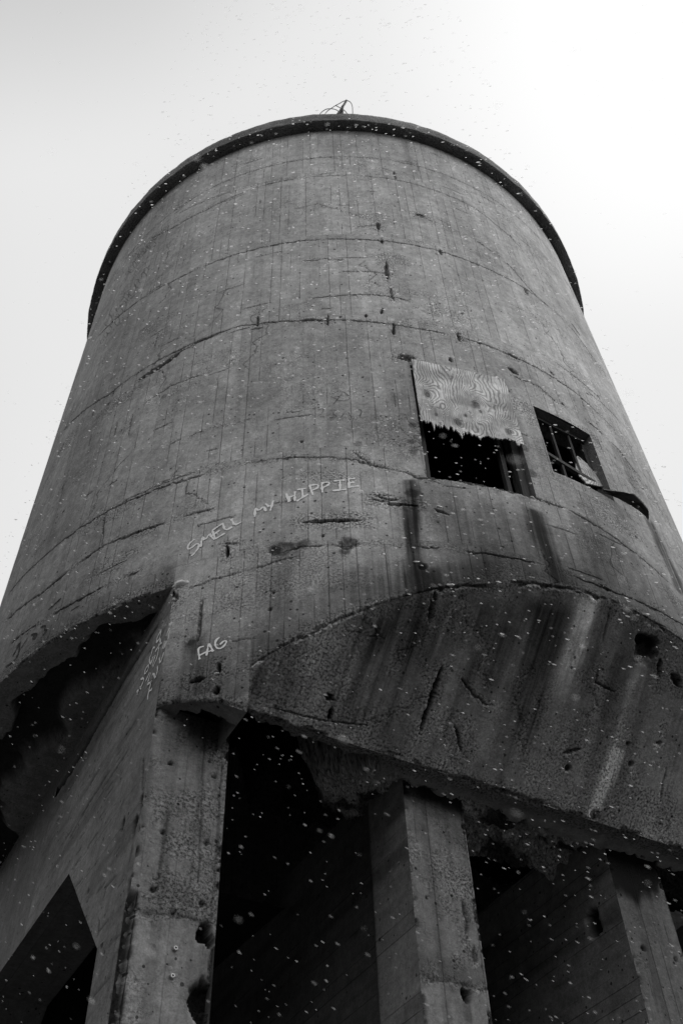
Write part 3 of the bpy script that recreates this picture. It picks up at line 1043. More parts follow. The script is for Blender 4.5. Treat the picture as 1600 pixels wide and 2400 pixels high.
F.depth = brk * (0.05 + 0.16 * sst(inn, 0.28, 0.9) + 0.30 * rag + 0.20 * rag2 + 0.10 * (F.nz2 - 0.5) + 0.9 * sst(inn + 0.6 * rag, 1.15, 1.5))
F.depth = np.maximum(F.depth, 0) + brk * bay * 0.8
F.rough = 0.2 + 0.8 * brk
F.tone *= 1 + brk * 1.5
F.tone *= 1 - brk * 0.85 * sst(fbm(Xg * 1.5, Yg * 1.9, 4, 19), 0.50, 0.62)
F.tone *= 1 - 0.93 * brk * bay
F.tone *= 1 - 0.9 * sst(inn + 0.6 * rag, 1.15, 1.5)  # shade of the open bay and deep interior put into the tone
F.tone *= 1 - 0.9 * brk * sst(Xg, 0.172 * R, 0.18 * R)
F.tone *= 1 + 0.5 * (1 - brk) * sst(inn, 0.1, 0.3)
seam_chips(F, inn)
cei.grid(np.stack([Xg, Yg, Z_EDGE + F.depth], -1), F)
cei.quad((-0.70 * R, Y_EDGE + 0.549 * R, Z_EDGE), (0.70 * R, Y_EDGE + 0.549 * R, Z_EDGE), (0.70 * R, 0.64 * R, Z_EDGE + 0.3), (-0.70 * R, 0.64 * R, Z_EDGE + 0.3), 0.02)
# underside of the block over the first pier, with its torn pocket
nx, ny = 70, 60
xs = np.linspace(X_COL + 0.005, -0.656 * R, nx)
t_ = np.linspace(0, 1, ny)
yo = -np.sqrt(R * R - xs ** 2) + 0.004
Yg = yo[:, None] + (Y_COL + 0.02 - yo)[:, None] * t_[None, :]
Xg = np.repeat(xs[:, None], ny, 1)
kk = (Xg / R + 0.77) / 0.114
zb = H(1.066 - 0.05 * np.clip(kk, 0, 1) ** 2)
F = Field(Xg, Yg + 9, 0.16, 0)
pk = sst(t_[None, :] * np.ones_like(Xg) + 0.5 * (F.nz - 0.5), 0.42, 0.47) * sst(kk, 0.32, 0.36)
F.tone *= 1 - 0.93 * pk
F.depth = pk * 0.3
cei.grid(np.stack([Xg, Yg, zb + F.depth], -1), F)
cei.build("hopper_underside", MC, tower)


# ---- piers
def face(S, o, du, dv, lu, lv, lvl, tone, boards=1.0, lift=0.0, paint=None, swap=False, step=0.016, left=None, right=None):
    """a flat face at o, du/dv unit vectors; left(v)/right(v) may bend its two sides"""
    o, du, dv = (np.array(x, float) for x in (o, du, dv))
    n = np.cross(du, dv)
    ni = int(lu / step) + 2
    nj = int(lv / step) + 2
    s, t = np.meshgrid(np.linspace(0, 1, ni), np.linspace(0, 1, nj), indexing='ij')
    V = t * lv
    a = left(V) if left else 0 * V
    bq = right(V) if right else 0 * V + lu
    Uu = a + (bq - a) * s
    P = o + Uu[..., None] * du + V[..., None] * dv
    # surface coordinates are metres measured from the pier's own origin
    F = Field(V + lvl, Uu + 5, tone, boards, lift) if swap else Field(Uu + 5, V + lvl, tone, boards, lift)
    F.P = P
    if paint:
        paint(F)
    P = P - n * (F.depth[..., None] - 0.005 * (F.nz[..., None] - 0.5)) * S_SIGN[0]
    S.grid(P, F)
    return F


S_SIGN = [1]
Z_CT = Z_EDGE + 0.05


def pier_front(x0, x1, paint, lift):
    S_SIGN[0] = 1
    face(P_, (x0, Y_COL, 0), (1, 0, 0), (0, 0, 1), x1 - x0, Z_CT, 0, 0.23, 1.0, lift, paint)


def on_front(px, py):
    p = on_plane(px, py, (0, Y_COL, 0), (0, 1, 0))
    return p[0], p[2]


def front_tools(F, x0):
    def f(pts):
        return [(on_front(*p)[0] - x0 + 5, on_front(*p)[1]) for p in pts]
    return f


def weather(F):
    U, V = F.U, F.V
    F.tone *= 0.80 + 0.4 * fbm(U * 1.6, V * 0.7, 4, 51)
    F.tone *= 1 - 0.25 * sst(fbm(U * 9, V * 0.35, 4, 61), 0.52, 0.75)
    F.rough += 0.25 * sst(fbm(U * 2, V * 2, 4, 71), 0.5, 0.7)
    ed = np.minimum(U - U.min(), U.max() - U)
    chip = sst(fbm(V * 3.1, V * 0 + U.max(), 4, 5) + 0.5 * (F.nz2 - 0.5), 0.52, 0.60) * (1 - sst(ed + 0.04 * (F.nz - 0.5), 0.012, 0.045))
    F.depth = np.maximum(F.depth, 0.035 * chip)
    F.tone *= 1 - 0.45 * chip
    F.rough = np.maximum(F.rough, chip * 0.8)
    F.tone *= 1 - 0.4 * sst(fbm(U * 3.2, V * 0.22, 4, 91), 0.56, 0.68)


# first pier: a portal frame, open on the left between two legs
P_ = Surf()
x0, x1 = X_COL, X_COL + PW


def paint1f(F):
    weather(F)
    f = front_tools(F, x0)
    j = sst(F.V + 0.08 * (F.nz - 0.5), on_front(400, 2150)[1] - 0.02, on_front(400, 2150)[1] + 0.02)
    F.rough += 0.55 * j * sst(fbm(F.U * 2.4, F.V * 1.7, 4, 81), 0.42, 0.6)
    F.tone *= 1 - 0.10 * j
    F.boards *= 0.55
    F.crack(f([(310, 2132), (360, 2140), (430, 2150), (505, 2165)]), 0.012, 0.45, 0.01, 0.05, 0.1, 0.6)
    F.stain(f([(350, 2050), (480, 2130)]), 0.12, 0.75, 0.9, 0.2)
    for c, r, k, d, a in (((478, 2185), 0.075, 0.05, 0.12, 0.6), ((492, 2205), 0.05, 0.06, 0.1, 0.5), ((470, 2340), 0.12, 0.06, 0.12, 0.6), ((484, 2330), 0.09, 0.07, 0.1, 0.8), ((478, 2390), 0.07, 0.08, 0.1, 0.6)):
        p = f([c])[0]
        F.blob(p, r, k, d, 0.8, a)
    F.stain(f([(482, 2215), (474, 2300), (470, 2400)]), 0.07, 0.45, 0.9, 0.2)
    F.stain(f([(455, 2230), (445, 2400)]), 0.09, 0.7, 0.9, 0.2)
    F.crack(f([(480, 1700), (474, 1860), (464, 2090)]), 0.006, 0.45, 0.006, 0.01, 0.04, 0.3)
    F.crack(f([(522, 1730), (510, 1980), (495, 2150)]), 0.008, 0.45, 0.006, 0.01, 0.05, 0.3)
    F.crack(f([(395, 1890), (372, 2060)]), 0.010, 0.5, 0.006, 0.01, 0.05, 0.4)
    for c in ((400, 1788), (502, 1818), (382, 1950), (485, 1976), (475, 2117), (408, 2139), (360, 2084)):
        F.blob(f([c])[0], 0.022, 0.25, 0.03, 0.5)
    F.roughen(f([(430, 1985)])[0], 0.2, 1.0)
    F.roughen(f([(400, 2090)])[0], 0.22, 1.0, 1.4)
    F.stain(f([(355, 1700), (345, 1860), (300, 2080)]), 0.05, 0.5, 0.9, 0.2)
    # knocked-off arris low on the pier
    e = F.U - 5
    low = 1 - sst(F.V + 0.05 * (F.nz - 0.5), on_front(300, 2095)[1] - 0.04, on_front(300, 2095)[1] + 0.06)
    m = low * (1 - sst(e + 0.03 * (F.nz2 - 0.5), 0.04, 0.075))
    F.tone *= 1 - 0.9 * m
    F.depth = np.maximum(F.depth, 0.07 * m)
    # darker tone under the torn pocket
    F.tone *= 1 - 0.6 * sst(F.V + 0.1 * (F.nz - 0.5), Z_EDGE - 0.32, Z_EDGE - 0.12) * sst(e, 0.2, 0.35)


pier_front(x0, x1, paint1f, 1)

ZB, ZH = H(0.962), H(0.708)
YL = -0.522 * R
YH = -0.262 * R


def on_side(px, py):
    p = on_plane(px, py, (X_COL, 0, 0), (1, 0, 0))
    return p[1], p[2]


def paint1s(F):
    # side coordinates: U across boards = height, V along = y
    Y, Zz = F.P[..., 1], F.P[..., 2]
    F.tone *= 0.82 + 0.36 * fbm(Y * 0.7, Zz * 2.2, 4, 52)
    F.tone *= 1 - 0.3 * sst(fbm(Y * 0.8, Zz * 8, 4, 62), 0.5, 0.75)
    F.rough += 0.15 * sst(fbm(Y * 2, Zz * 2, 4, 71), 0.5, 0.7)
    lvl, off = F.lvl, F.off

    def f(pts):
        r_ = []
        for p in pts:
            y, z = on_side(*p)
            r_.append((z - F.z0 + F.lvl, y - F.y0 + 5) if F.swap else (y - F.y0 + 5, z - F.z0 + F.lvl))
        return r_
    F.crack(f([(367, 1470), (290, 1590), (184, 1775), (90, 1925), (0, 2070)]), 0.05, 0.10, 0.06, 0.03, 0.12, 0.3)
    F.stain(f([(360, 1500), (250, 1690), (100, 1950), (0, 2110)]), 0.12, 0.55, 0.9, 0.05, 0.5, 0.0)
    F.stain(f([(390, 1560), (330, 1650), (300, 1720)]), 0.10, 0.8, 0.9, 0.3)
    for pts, w in (([(291, 1919), (284, 1952)], 0.028), ([(320, 1915), (312, 1955)], 0.045), ([(333, 1865), (328, 1900)], 0.03), ([(336, 1780), (332, 1850)], 0.015)):
        F.crack(f(pts), w, 0.06, 0.06, 0.01, 0.05, 0.4)
    F.stain(f([(318, 1930), (308, 2000), (290, 2080)]), 0.05, 0.35, 0.8, 0.4)
    F.crack(f([(262, 1800), (210, 1880), (150, 1990)]), 0.014, 0.5, 0.01, 0.02, 0.05, 0.2)
    F.crack(f([(300, 1760), (240, 1850)]), 0.010, 0.55, 0.01, 0.02, 0.05, 0.2)
    F.crack(f([(275, 2050), (248, 2080), (242, 2110)]), 0.008, 0.4, 0.01, 0.01, 0.03, 0.2)
    F.crack(f([(60, 2060), (30, 2120)]), 0.01, 0.5, 0.01, 0.02, 0.05, 0.2)
    F.crack(f([(232, 2155), (230, 2190)]), 0.012, 0.4, 0.01, 0.01, 0.03, 0.2)
    for c in ((238, 2218), (70, 2048), (207, 2090)):
        F.blob(f([c])[0], 0.02, 0.35, 0.02, 0.3)
    rs = np.random.default_rng(9)
    for _ in range(70):
        y = rs.uniform(-.63, -.1) * R
        z = rs.uniform(4.4, 8.3)
        L = rs.uniform(.05, .35)
        a = (z - F.z0 + F.lvl, y - F.y0 + 5) if F.swap else (y - F.y0 + 5, z - F.z0 + F.lvl)
        b_ = (a[0], a[1] + L) if F.swap else (a[0] + L, a[1])
        F.crack([a, b_], 0.006, 0.5, 0.006, 0.01, 0.03, 0.2)
    # the knocked-off arris, seen from this side
    e = Y - Y_COL
    zc = on_side(290, 2090)[1]
    low = 1 - sst(Zz + 0.05 * (F.nz - 0.5), zc - 0.05, zc + 0.08)
    m = low * (1 - sst(e + 0.06 * (F.nz2 - 0.5), 0.05, 0.10))
    F.tone *= 1 - 0.85 * m
    F.depth = np.maximum(F.depth, 0.06 * m)


def side_face(y0, z0, lu, lv, swap, left=None, right=None, lift=2.0):
    def pt(F):
        F.swap, F.y0, F.z0, F.lvl, F.off = swap, y0, z0, z0, 0
        paint1s(F)
    S_SIGN[0] = -1
    face(P_, (X_COL, y0, z0), (0, 1, 0), (0, 0, 1), lu, lv, z0, 0.235, 0.55, lift, pt, swap, 0.017, left, right)


side_face(Y_COL, 0, YL - Y_COL, ZH, False, lift=4)
side_face(Y_COL, ZH, YH - Y_COL, ZB - ZH, True, None, lambda v: (YL - Y_COL) + (YH - YL) * v / (ZB - ZH), lift=2)
side_face(Y_COL, ZB, -Y_COL - 0.0, Z_SOF + 0.02 - ZB, True, lift=2)
S_SIGN[0] = 1
# rest of the first frame: far half, inner side, undersides
Q = P_.quad
Q((X_COL, 0, ZB), (X_COL, -Y_COL, ZB), (X_COL, -Y_COL, Z_SOF), (X_COL, 0, Z_SOF), 0.2)
Q((X_COL, -YL, 0), (X_COL, -Y_COL, 0), (X_COL, -Y_COL, ZH), (X_COL, -YL, ZH), 0.2)
Q((X_COL, -YL, ZH), (X_COL, -Y_COL, ZH), (X_COL, -Y_COL, ZB), (X_COL, -YH, ZB), 0.2)
for sgn in (1, -1):
    Q((x0, sgn * YL, 0), (x1, sgn * YL, 0), (x1, sgn * YL, ZH), (x0, sgn * YL, ZH), 0.15)
    Q((x0, sgn * YL, ZH), (x1, sgn * YL, ZH), (x1, sgn * YH, ZB), (x0, sgn * YH, ZB), 0.15)
    Q((x1, sgn * Y_COL, 0), (x1, sgn * YL, 0), (x1, sgn * YL, ZH), (x1, sgn * Y_COL, ZH), 0.15)
    Q((x1, sgn * Y_COL, ZH), (x1, sgn * YL, ZH), (x1, sgn * YH, ZB), (x1, sgn * Y_COL, ZB), 0.15)
Q((x0, YH, ZB), (x1, YH, ZB), (x1, -YH, ZB), (x0, -YH, ZB), 0.15)
Q((x1, Y_COL, ZB), (x1, -Y_COL, ZB), (x1, -Y_COL, Z_SOF), (x1, Y_COL, Z_SOF), 0.15)
Q((x0, -Y_COL, 0), (x1, -Y_COL, 0), (x1, -Y_COL, Z_SOF), (x0, -Y_COL, Z_SOF), 0.2)
pier1 = P_.build("portal_pier", MC, tower)
pier1['label'] = "pier at the left corner with haunched opening in its side"


# the other piers: deep walls with a narrow front
def deep_pier(x0, x1, paintf, paints, lift, label, step=0.016):
    global P_
    P_ = Surf()
    pier_front(x0, x1, paintf, lift)
    S_SIGN[0] = -1

    def ps(F):
        Y, Zz = F.P[..., 1], F.P[..., 2]
        F.tone *= 0.75 + 0.5 * fbm(Y * 0.8, Zz * 1.4, 4, 53 + lift)
        F.tone *= 1 - 0.35 * sst(fbm(Y * 1.0, Zz * 7, 4, 63), 0.5, 0.75)
        if paints:
            paints(F)
    face(P_, (x0, Y_COL, 0), (0, 1, 0), (0, 0, 1), 1.0 * R, Z_CT + 0.3, 0, 0.27, 1.0, lift + 0.5, ps, True, 0.03)
    S_SIGN[0] = 1
    P_.quad((x1, Y_COL, 0), (x1, 0.36 * R, 0), (x1, 0.36 * R, Z_CT + .3), (x1, Y_COL, Z_CT + .3), 0.15)
    o = P_.build("pier", MC, tower)
    o['label'] = label
    return o


X2 = (-0.2915 * R, -0.1635 * R)
X3 = (0.1735 * R, 0.3050 * R)
X4 = (0.636 * R, 0.770 * R)


def paint2f(F):
    weather(F)
    f = front_tools(F, X2[0])
    F.tone *= 0.95
    zj = on_front(1060, 2300)[1]
    F.crack(f([(975, 2287), (1050, 2300), (1150, 2325)]), 0.012, 0.5, 0.01, 0.05, 0.1, 0.6)
    band = sst(F.V, zj - 0.01, zj + 0.02) * (1 - sst(F.V + 0.1 * (F.nz - .5), zj + 0.14, zj + 0.26))
    F.tone *= 1 - 0.3 * band
    F.rough += 0.6 * sst(fbm(F.U * 2.4, F.V * 1.5, 4, 82), 0.45, 0.6) * (1 - sst(F.V, zj + 0.9, zj + 1.4)) * sst(F.V, zj, zj + .2)
    F.blob(f([(1092, 2330)])[0], 0.055, 0.06, 0.08, 0.5, 0.8)
    F.stain(f([(1090, 2340), (1098, 2400)]), 0.07, 0.35, 0.9, 0.1)
    F.stain(f([(1055, 2305), (1062, 2330)]), 0.03, 0.3, 0.9, 0.2)
    F.crack(f([(1085, 2110), (1095, 2160), (1090, 2190)]), 0.014, 0.3, 0.02, 0.03, 0.08, 0.6)
    F.crack(f([(1110, 2225), (1112, 2260)]), 0.02, 0.3, 0.02, 0.02, 0.08, 0.7)
    F.blob(f([(1001, 2103)])[0], 0.02, 0.2, 0.02, 0.3)
    F.blob(f([(990, 1945)])[0], 0.012, 0.2, 0.02, 0.3)
    # darkened head, darker to the right
    e = (F.U - 5) / 0.67
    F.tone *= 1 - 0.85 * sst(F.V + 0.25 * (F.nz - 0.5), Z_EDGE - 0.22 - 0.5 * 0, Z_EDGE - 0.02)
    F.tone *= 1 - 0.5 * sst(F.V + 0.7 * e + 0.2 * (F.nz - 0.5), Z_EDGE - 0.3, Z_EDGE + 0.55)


def paint2s(F):
    y, z = on_plane(866, 2006, (X2[0], 0, 0), (1, 0, 0))[1:]
    Y = F.P[..., 1]
    d = np.abs(Y - y)
    F.tone *= 1 - 0.8 * (1 - sst(d, 0.01, 0.045))
    F.tone *= 1 - 0.65 * sst(Y, y, y + 0.05)  # face past the joint darkened by tone for the dim interior
    F.depth = np.maximum(F.depth, 0.03 * sst(Y, y, y + 0.03))


def paint3f(F):
    weather(F)
    f = front_tools(F, X3[0])
    F.tone *= 0.62
    F.tone *= 1 - 0.95 * sst(F.V + 0.5 * (fbm(F.U * 5, F.V * 1.2, 4, 7) - 0.5), Z_EDGE - 0.50, Z_EDGE - 0.32)  # shade of the broken gap painted onto the head
    F.blob(f([(1506, 2222)])[0], 0.03, 0.2, 0.03, 0.5)
    F.stain(f([(1510, 2200), (1545, 2390)]), 0.02, 0.5, 0.9, 0.2)
    F.blob(f([(1582, 2248)])[0], 0.03, 0.3, 0.02, 0.5)


def paint3s(F):
    a = on_plane(1383, 2135, (X3[0], 0, 0), (1, 0, 0))
    b = on_plane(1396, 2190, (X3[0], 0, 0), (1, 0, 0))
    F.crack([(a[2], a[1] - Y_COL + 5), (b[2], b[1] - Y_COL + 5)], 0.06, 0.05, 0.08, 0.0, 0.1, 0.2, 0, 0.01)


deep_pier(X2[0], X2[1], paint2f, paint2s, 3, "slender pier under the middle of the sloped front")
deep_pier(X3[0], X3[1], paint3f, paint3s, 5, "pier with a black head under the right part of the slope")
deep_pier(X4[0], X4[1], weather, None, 6, "outermost pier on the right", 0.05)

bw_ = Surf()
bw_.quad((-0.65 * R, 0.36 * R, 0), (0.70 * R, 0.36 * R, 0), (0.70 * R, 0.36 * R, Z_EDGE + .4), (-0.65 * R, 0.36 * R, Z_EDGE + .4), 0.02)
bw_.build("back_light_block", MC, tower)  # added panel closing the back against light, near black itself


# ------------------------------------------------------------------ windows
def cyl_pt(th, rad, z):
    return np.array([rad * math.cos(th), rad * math.sin(th), z])


def box_between(name, a, b, wx, wy, material, parent, up=None):
    """a squared bar from a to b, slightly uneven"""
    a, b = np.array(a, float), np.array(b, float)
    d = b - a
    L = np.linalg.norm(d)
    d /= L
    up = np.array(up if up is not None else (0, 0, 1.0))
    if abs(d @ up) > 0.95:
        up = np.array((math.cos(-1.8), math.sin(-1.8), 0))
    s = np.cross(d, up)
    s /= np.linalg.norm(s)
    u = np.cross(s, d)
    vs, fs = [], []
    n = 5
    for i in range(n + 1):
        c = a + d * L * i / n + s * random.uniform(-.002, .002)
        for sx, sy in ((-1, -1), (1, -1), (1, 1), (-1, 1)):
            vs.append(c + s * sx * wx / 2 + u * sy * wy / 2)
        if i:
            k = 4 * i
            for j in range(4):
                fs.append((k - 4 + j, k - 4 + (j + 1) % 4, k + (j + 1) % 4, k + j))
    fs += [(3, 2, 1, 0), (4 * n, 4 * n + 1, 4 * n + 2, 4 * n + 3)]
    return mesh_obj(name, vs, fs, material, parent)


def make_window(w, label, deep=0.32):
    a0, a1, z0, z1 = w
    S = Surf()
    r0, r1 = R - 0.001, R - deep
    n = 10
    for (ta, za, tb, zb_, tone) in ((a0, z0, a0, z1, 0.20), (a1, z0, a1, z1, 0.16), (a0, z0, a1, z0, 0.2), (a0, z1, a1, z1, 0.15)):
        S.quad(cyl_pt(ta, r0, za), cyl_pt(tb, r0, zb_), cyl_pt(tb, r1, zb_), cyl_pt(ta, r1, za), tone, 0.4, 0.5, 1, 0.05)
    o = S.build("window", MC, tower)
    o['label'] = label
    return o


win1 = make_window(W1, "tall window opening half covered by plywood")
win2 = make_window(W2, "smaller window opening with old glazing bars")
# remains of the timber frame in the boarded window
a0, a1, z0, z1 = W1
for th, w, dpt in ((a1 - 0.012, 0.09, 0.10), (a1 - 0.040, 0.05, 0.18), (a0 + 0.010, 0.05, 0.16)):
    box_between("frame", cyl_pt(th, R - dpt, z0 + 0.002), cyl_pt(th + 0.004, R - dpt, z1 - 0.01), w, 0.07, M_WOOD, win1)
# glazing bars of the other window
b0, b1, y0, y1 = W2
rb = R - 0.15
for k, wd in ((0.04, 0.04), (0.37, 0.026), (0.70, 0.026), (0.97, 0.05)):
    th = b0 + (b1 - b0) * k
    box_between("glazing_bar" if 0.1 < k < 0.9 else "frame", cyl_pt(th, rb, y0), cyl_pt(th, rb, y1), wd, 0.05, M_WOOD, win2)
for k, k2, wd in ((0.42, 0.30, 0.06), (0.97, 0.97, 0.06)):
    z = y0 + (y1 - y0) * k
    zr = y0 + (y1 - y0) * k2
    box_between("glazing_bar" if k < 0.9 else "frame", cyl_pt(b0 + 0.004, rb + 0.03, z), cyl_pt(b1 - 0.004, rb + 0.03, zr), 0.05, wd, M_WOOD, win2)


# plywood sheet, torn along its lower edge
def sheet(name, outline, thick, material, loc, xdir, zdir):
    """outline in (x,z) metres on the sheet's own plane"""
    o_ = np.array(loc, float)
    n = len(outline)
    vs = [(x, 0, z) for x, z in outline] + [(x, thick, z) for x, z in outline]
    fs = [tuple(range(n)), tuple(range(2 * n - 1, n - 1, -1))]
    fs += [(i, (i + 1) % n, n + (i + 1) % n, n + i) for i in range(n)]
    ob = mesh_obj(name, vs, fs, material)
    xd = Vector(xdir).normalized()
    zd = Vector(zdir).normalized()
    yd = zd.cross(xd).normalized()
    mt = Matrix.Identity(4)
    for i in range(3):
        mt[i][0], mt[i][1], mt[i][2], mt[i][3] = xd[i], yd[i], zd[i], o_[i]
    ob.matrix_world = mt
    return ob


pth0, pth1 = -111.15 * D2R, -97.5 * D2R
A = cyl_pt(pth0, R + 0.014, 0)
B = cyl_pt(pth1, R + 0.014, 0)
xd = (B - A) / np.linalg.norm(B - A)
PWD = np.linalg.norm(B - A)
mid = (A + B) / 2 + np.array([math.cos((pth0 + pth1) / 2), math.sin((pth0 + pth1) / 2), 0]) * 0.036
hw = PWD / 2
zb0 = H(1.79)
ph = H(2.043) - zb0
outl = [(-hw, ph), (-hw, 0.02)]
n = 84
for i in range(1, n):
    f_ = i / n
    x = -hw + PWD * f_
    base = -0.02 - 0.05 * f_ + 0.03 * math.sin(f_ * 9)
    tooth = (random.random() ** 3) * (0.17 if 0.10 < f_ < 0.5 else 0.06)
    outl.append((x + random.uniform(-.005, .005), base + 0.02 * math.sin(f_ * 31) - tooth))
outl += [(hw, -0.07), (hw - 0.01, ph - 0.01), (0.1, ph + 0.004)]
ply = sheet("plywood_sheet", outl, 0.016, M_PLY, (mid[0], mid[1], zb0), xd, (0, 0, 1))
tag(ply, "weathered grained plywood sheet with torn lower edge, nailed over the taller window", "board")

# broken piece of board leaning inside the right window
p0 = cyl_pt(b0 + (b1 - b0) * 0.60, R - 0.13, y0 + 0.36)
p1 = cyl_pt(b1 - 0.01, R - 0.10, y0 + 0.36)
p0, p1 = p0 + np.array((0, 0, 0.12)), p1 + np.array((0, 0, 0.12))
outl2 = [(0.0, 0.0), (0.04, 0.16), (0.09, 0.38), (0.15, 0.50), (0.23, 0.42), (0.32, 0.32), (0.40, 0.17), (0.44, -0.03), (0.3, -0.12), (0.1, -0.2)]
frag = sheet("board_fragment", outl2, 0.014, M_PLY, p0, p1 - p0, (0.15, 0.1, 1))
tag(frag, "pale broken piece of board wedged behind the bars of the right window", "board")

# warped dark strip hanging off the sill of the right window
ctr = [(a_ * 0.66, b_ * 0.62, c_ * 0.8, d_ * (0.62 if a_ < 0.4 else 0.42)) for a_, b_, c_, d_ in [(-0.10, 0.02, 0.0, 0.05), (0.06, 0.06, 0.0, 0.10), (0.22, 0.13, -0.01, 0.16), (0.38, 0.20, -0.06, 0.20), (0.52, 0.25, -0.16, 0.22), (0.60, 0.27, -0.27, 0.20), (0.63, 0.25, -0.36, 0.10)]]
su, sz = on_wall(1420, 1162)
vs, fs = [], []
for i, (s_, o_, dz, wv) in enumerate(ctr):
    th = (su + s_) / R
    tl = 0.6 * (i / 6)
    for j, (k, dn) in enumerate(((-0.5, 0), (0.0, 0.02), (0.5, 0), (0.5, 0.018), (0.0, 0.038), (-0.5, 0.018))):
        rad = R + 0.02 + o_ + k * wv * math.cos(tl)
        vs.append(cyl_pt(th + random.uniform(-.004, .004), rad, sz + dz + k * wv * math.sin(tl) * 0.8 + dn + random.uniform(-.03, .03)))
    if i:
        a_ = 6 * i
        for j in range(6):
            fs.append((a_ - 6 + j, a_ - 6 + (j + 1) % 6, a_ + (j + 1) % 6, a_ + j))
fs += [(5, 4, 3, 2, 1, 0), tuple(range(36, 42))]
strip = mesh_obj("felt_strip", vs, fs, M_DARKWOOD)
tag(strip, "warped black strip of felt sticking out from below the right window", "strip")


# ------------------------------------------------------------------ writing on the concrete
def zoom(pts, sc, ox, oy):
    return [(ox + x / sc, oy + y / sc) for x, y in pts]


def resample(pts, step):
    o = [pts[0]]
    for a, b in zip(pts[:-1], pts[1:]):
        L = math.hypot(b[0] - a[0], b[1] - a[1])
        n = max(1, int(L / step))
        for k in range(1, n + 1):
            o.append((a[0] + (b[0] - a[0]) * k / n, a[1] + (b[1] - a[1]) * k / n))
    return o


def writing(name, strokes, place, unmap, w, material, parent, label=None):
    vs, fs = [], []
    for st in strokes:
        pts = [place(*p) for p in st]
        if len(pts) > 2:                     # soften the corners of hand-drawn strokes
            q = [pts[0]]
            for a, b in zip(pts[:-1], pts[1:]):
                q += [(a[0] * .75 + b[0] * .25, a[1] * .75 + b[1] * .25), (a[0] * .25 + b[0] * .75, a[1] * .25 + b[1] * .75)]
            pts = q + [pts[-1]]
        pts = resample(pts, 0.012)
        n = len(pts)
        k0 = len(vs)
        for i, p in enumerate(pts):
            a = pts[max(i - 1, 0)]
            b = pts[min(i + 1, n - 1)]
            dx, dy = b[0] - a[0], b[1] - a[1]
            L = math.hypot(dx, dy) or 1
            hw_ = w / 2 * (0.75 + 0.5 * math.sin(i * 0.37 + k0) ** 2) * random.uniform(0.7, 1.2)
            vs.append(unmap(p[0] - dy / L * hw_, p[1] + dx / L * hw_))
            vs.append(unmap(p[0] + dy / L * hw_, p[1] - dx / L * hw_))
            if i:
                k = k0 + 2 * i
                fs.append((k - 2, k - 1, k + 1, k))
    o = mesh_obj(name, vs, fs, material, parent)
    if label:
        o['label'] = label
    return o


def wall_un(u, z):
    return cyl_pt(u / R, R + 0.007, z)


def side_un(y, z):
    return np.array([X_COL - 0.007, y, z])


big = [[(180, 578), (140, 610), (125, 640), (135, 655), (165, 635), (195, 610), (212, 618), (205, 645), (180, 680), (155, 702)],
       [(225, 635), (232, 560), (258, 585), (290, 535), (302, 562), (325, 582)],
       [(308, 515), (330, 578)], [(308, 515), (380, 465)], [(318, 545), (365, 512)], [(330, 578), (400, 535)],
       [(383, 460), (403, 518), (455, 488)], [(447, 430), (472, 478), (522, 452)],
       [(620, 415), (622, 345), (648, 372), (685, 335), (702, 374)], [(698, 318), (724, 340)], [(755, 295), (733, 370)],
       [(850, 243), (868, 306)], [(862, 262), (880, 300)], [(914, 228), (912, 300)], [(858, 276), (915, 256)],
       [(930, 216), (994, 205)], [(966, 212), (972, 268)], [(925, 300), (1012, 247)],
       [(1022, 185), (1045, 255)], [(1015, 188), (1060, 177), (1088, 182), (1078, 205), (1035, 221)],
       [(1110, 175), (1115, 236)], [(1105, 171), (1140, 159), (1171, 163), (1152, 186), (1112, 202)],
       [(1200, 151), (1278, 144)], [(1243, 148), (1245, 216)], [(1190, 223), (1290, 213)],
       [(1308, 140), (1310, 196)], [(1302, 138), (1353, 132)], [(1308, 166), (1348, 160)], [(1300, 198), (1383, 187)]]
for w0, w1 in ((0, 8), (8, 11), (11, 29)):     # the three words
    writing("chalk_word", [zoom(s_, 3.136, 400, 1080) for s_ in big[w0:w1]], on_wall, wall_un, 0.024, M_CHALK, tank)
low = [[(935, 970), (880, 985), (865, 1010), (872, 1070), (882, 1132)], [(882, 1082), (962, 1040)],
       [(965, 1085), (985, 980), (993, 930), (1020, 980), (1047, 1035)], [(960, 1047), (1035, 1020)],
       [(1125, 862), (1085, 890), (1068, 940), (1085, 990), (1130, 1002), (1180, 970), (1217, 908), (1180, 902), (1130, 950)]]
writing("chalk_writing", [zoom(s_, 5.227, 300, 1330) for s_ in low], on_wall, wall_un, 0.020, M_CHALK, tank)
scr = [[(420, 765), (370, 850), (355, 925), (400, 870), (420, 765)], [(400, 870), (410, 930), (345, 1030)], [(385, 950), (425, 925)],
       [(340, 980), (310, 990), (300, 1070), (270, 1110), (280, 1190), (300, 1140)], [(320, 1090), (290, 1195)], [(345, 1075), (305, 1215)],
       [(390, 980), (370, 1100), (315, 1220)], [(260, 1195), (225, 1240), (210, 1320), (260, 1250), (260, 1195)], [(290, 1290), (255, 1400)],
       [(275, 1290), (225, 1405), (245, 1340)], [(370, 1210), (375, 1260), (340, 1370), (330, 1300), (310, 1310)],
       [(165, 1370), (200, 1355), (205, 1385), (160, 1480), (115, 1525)], [(150, 1475), (172, 1490)], [(150, 1480), (120, 1565)],
       [(300, 1390), (270, 1500), (255, 1560), (252, 1620)], [(305, 1400), (250, 1430)], [(305, 1490), (270, 1520)],
       [(555, 680), (515, 700)], [(520, 740), (470, 850), (492, 790), (480, 840)], [(525, 770), (500, 880)], [(460, 900), (430, 1000)],
       [(475, 900), (445, 1000)], [(490, 895), (460, 985)], [(450, 1040), (405, 1185), (395, 1110)]]
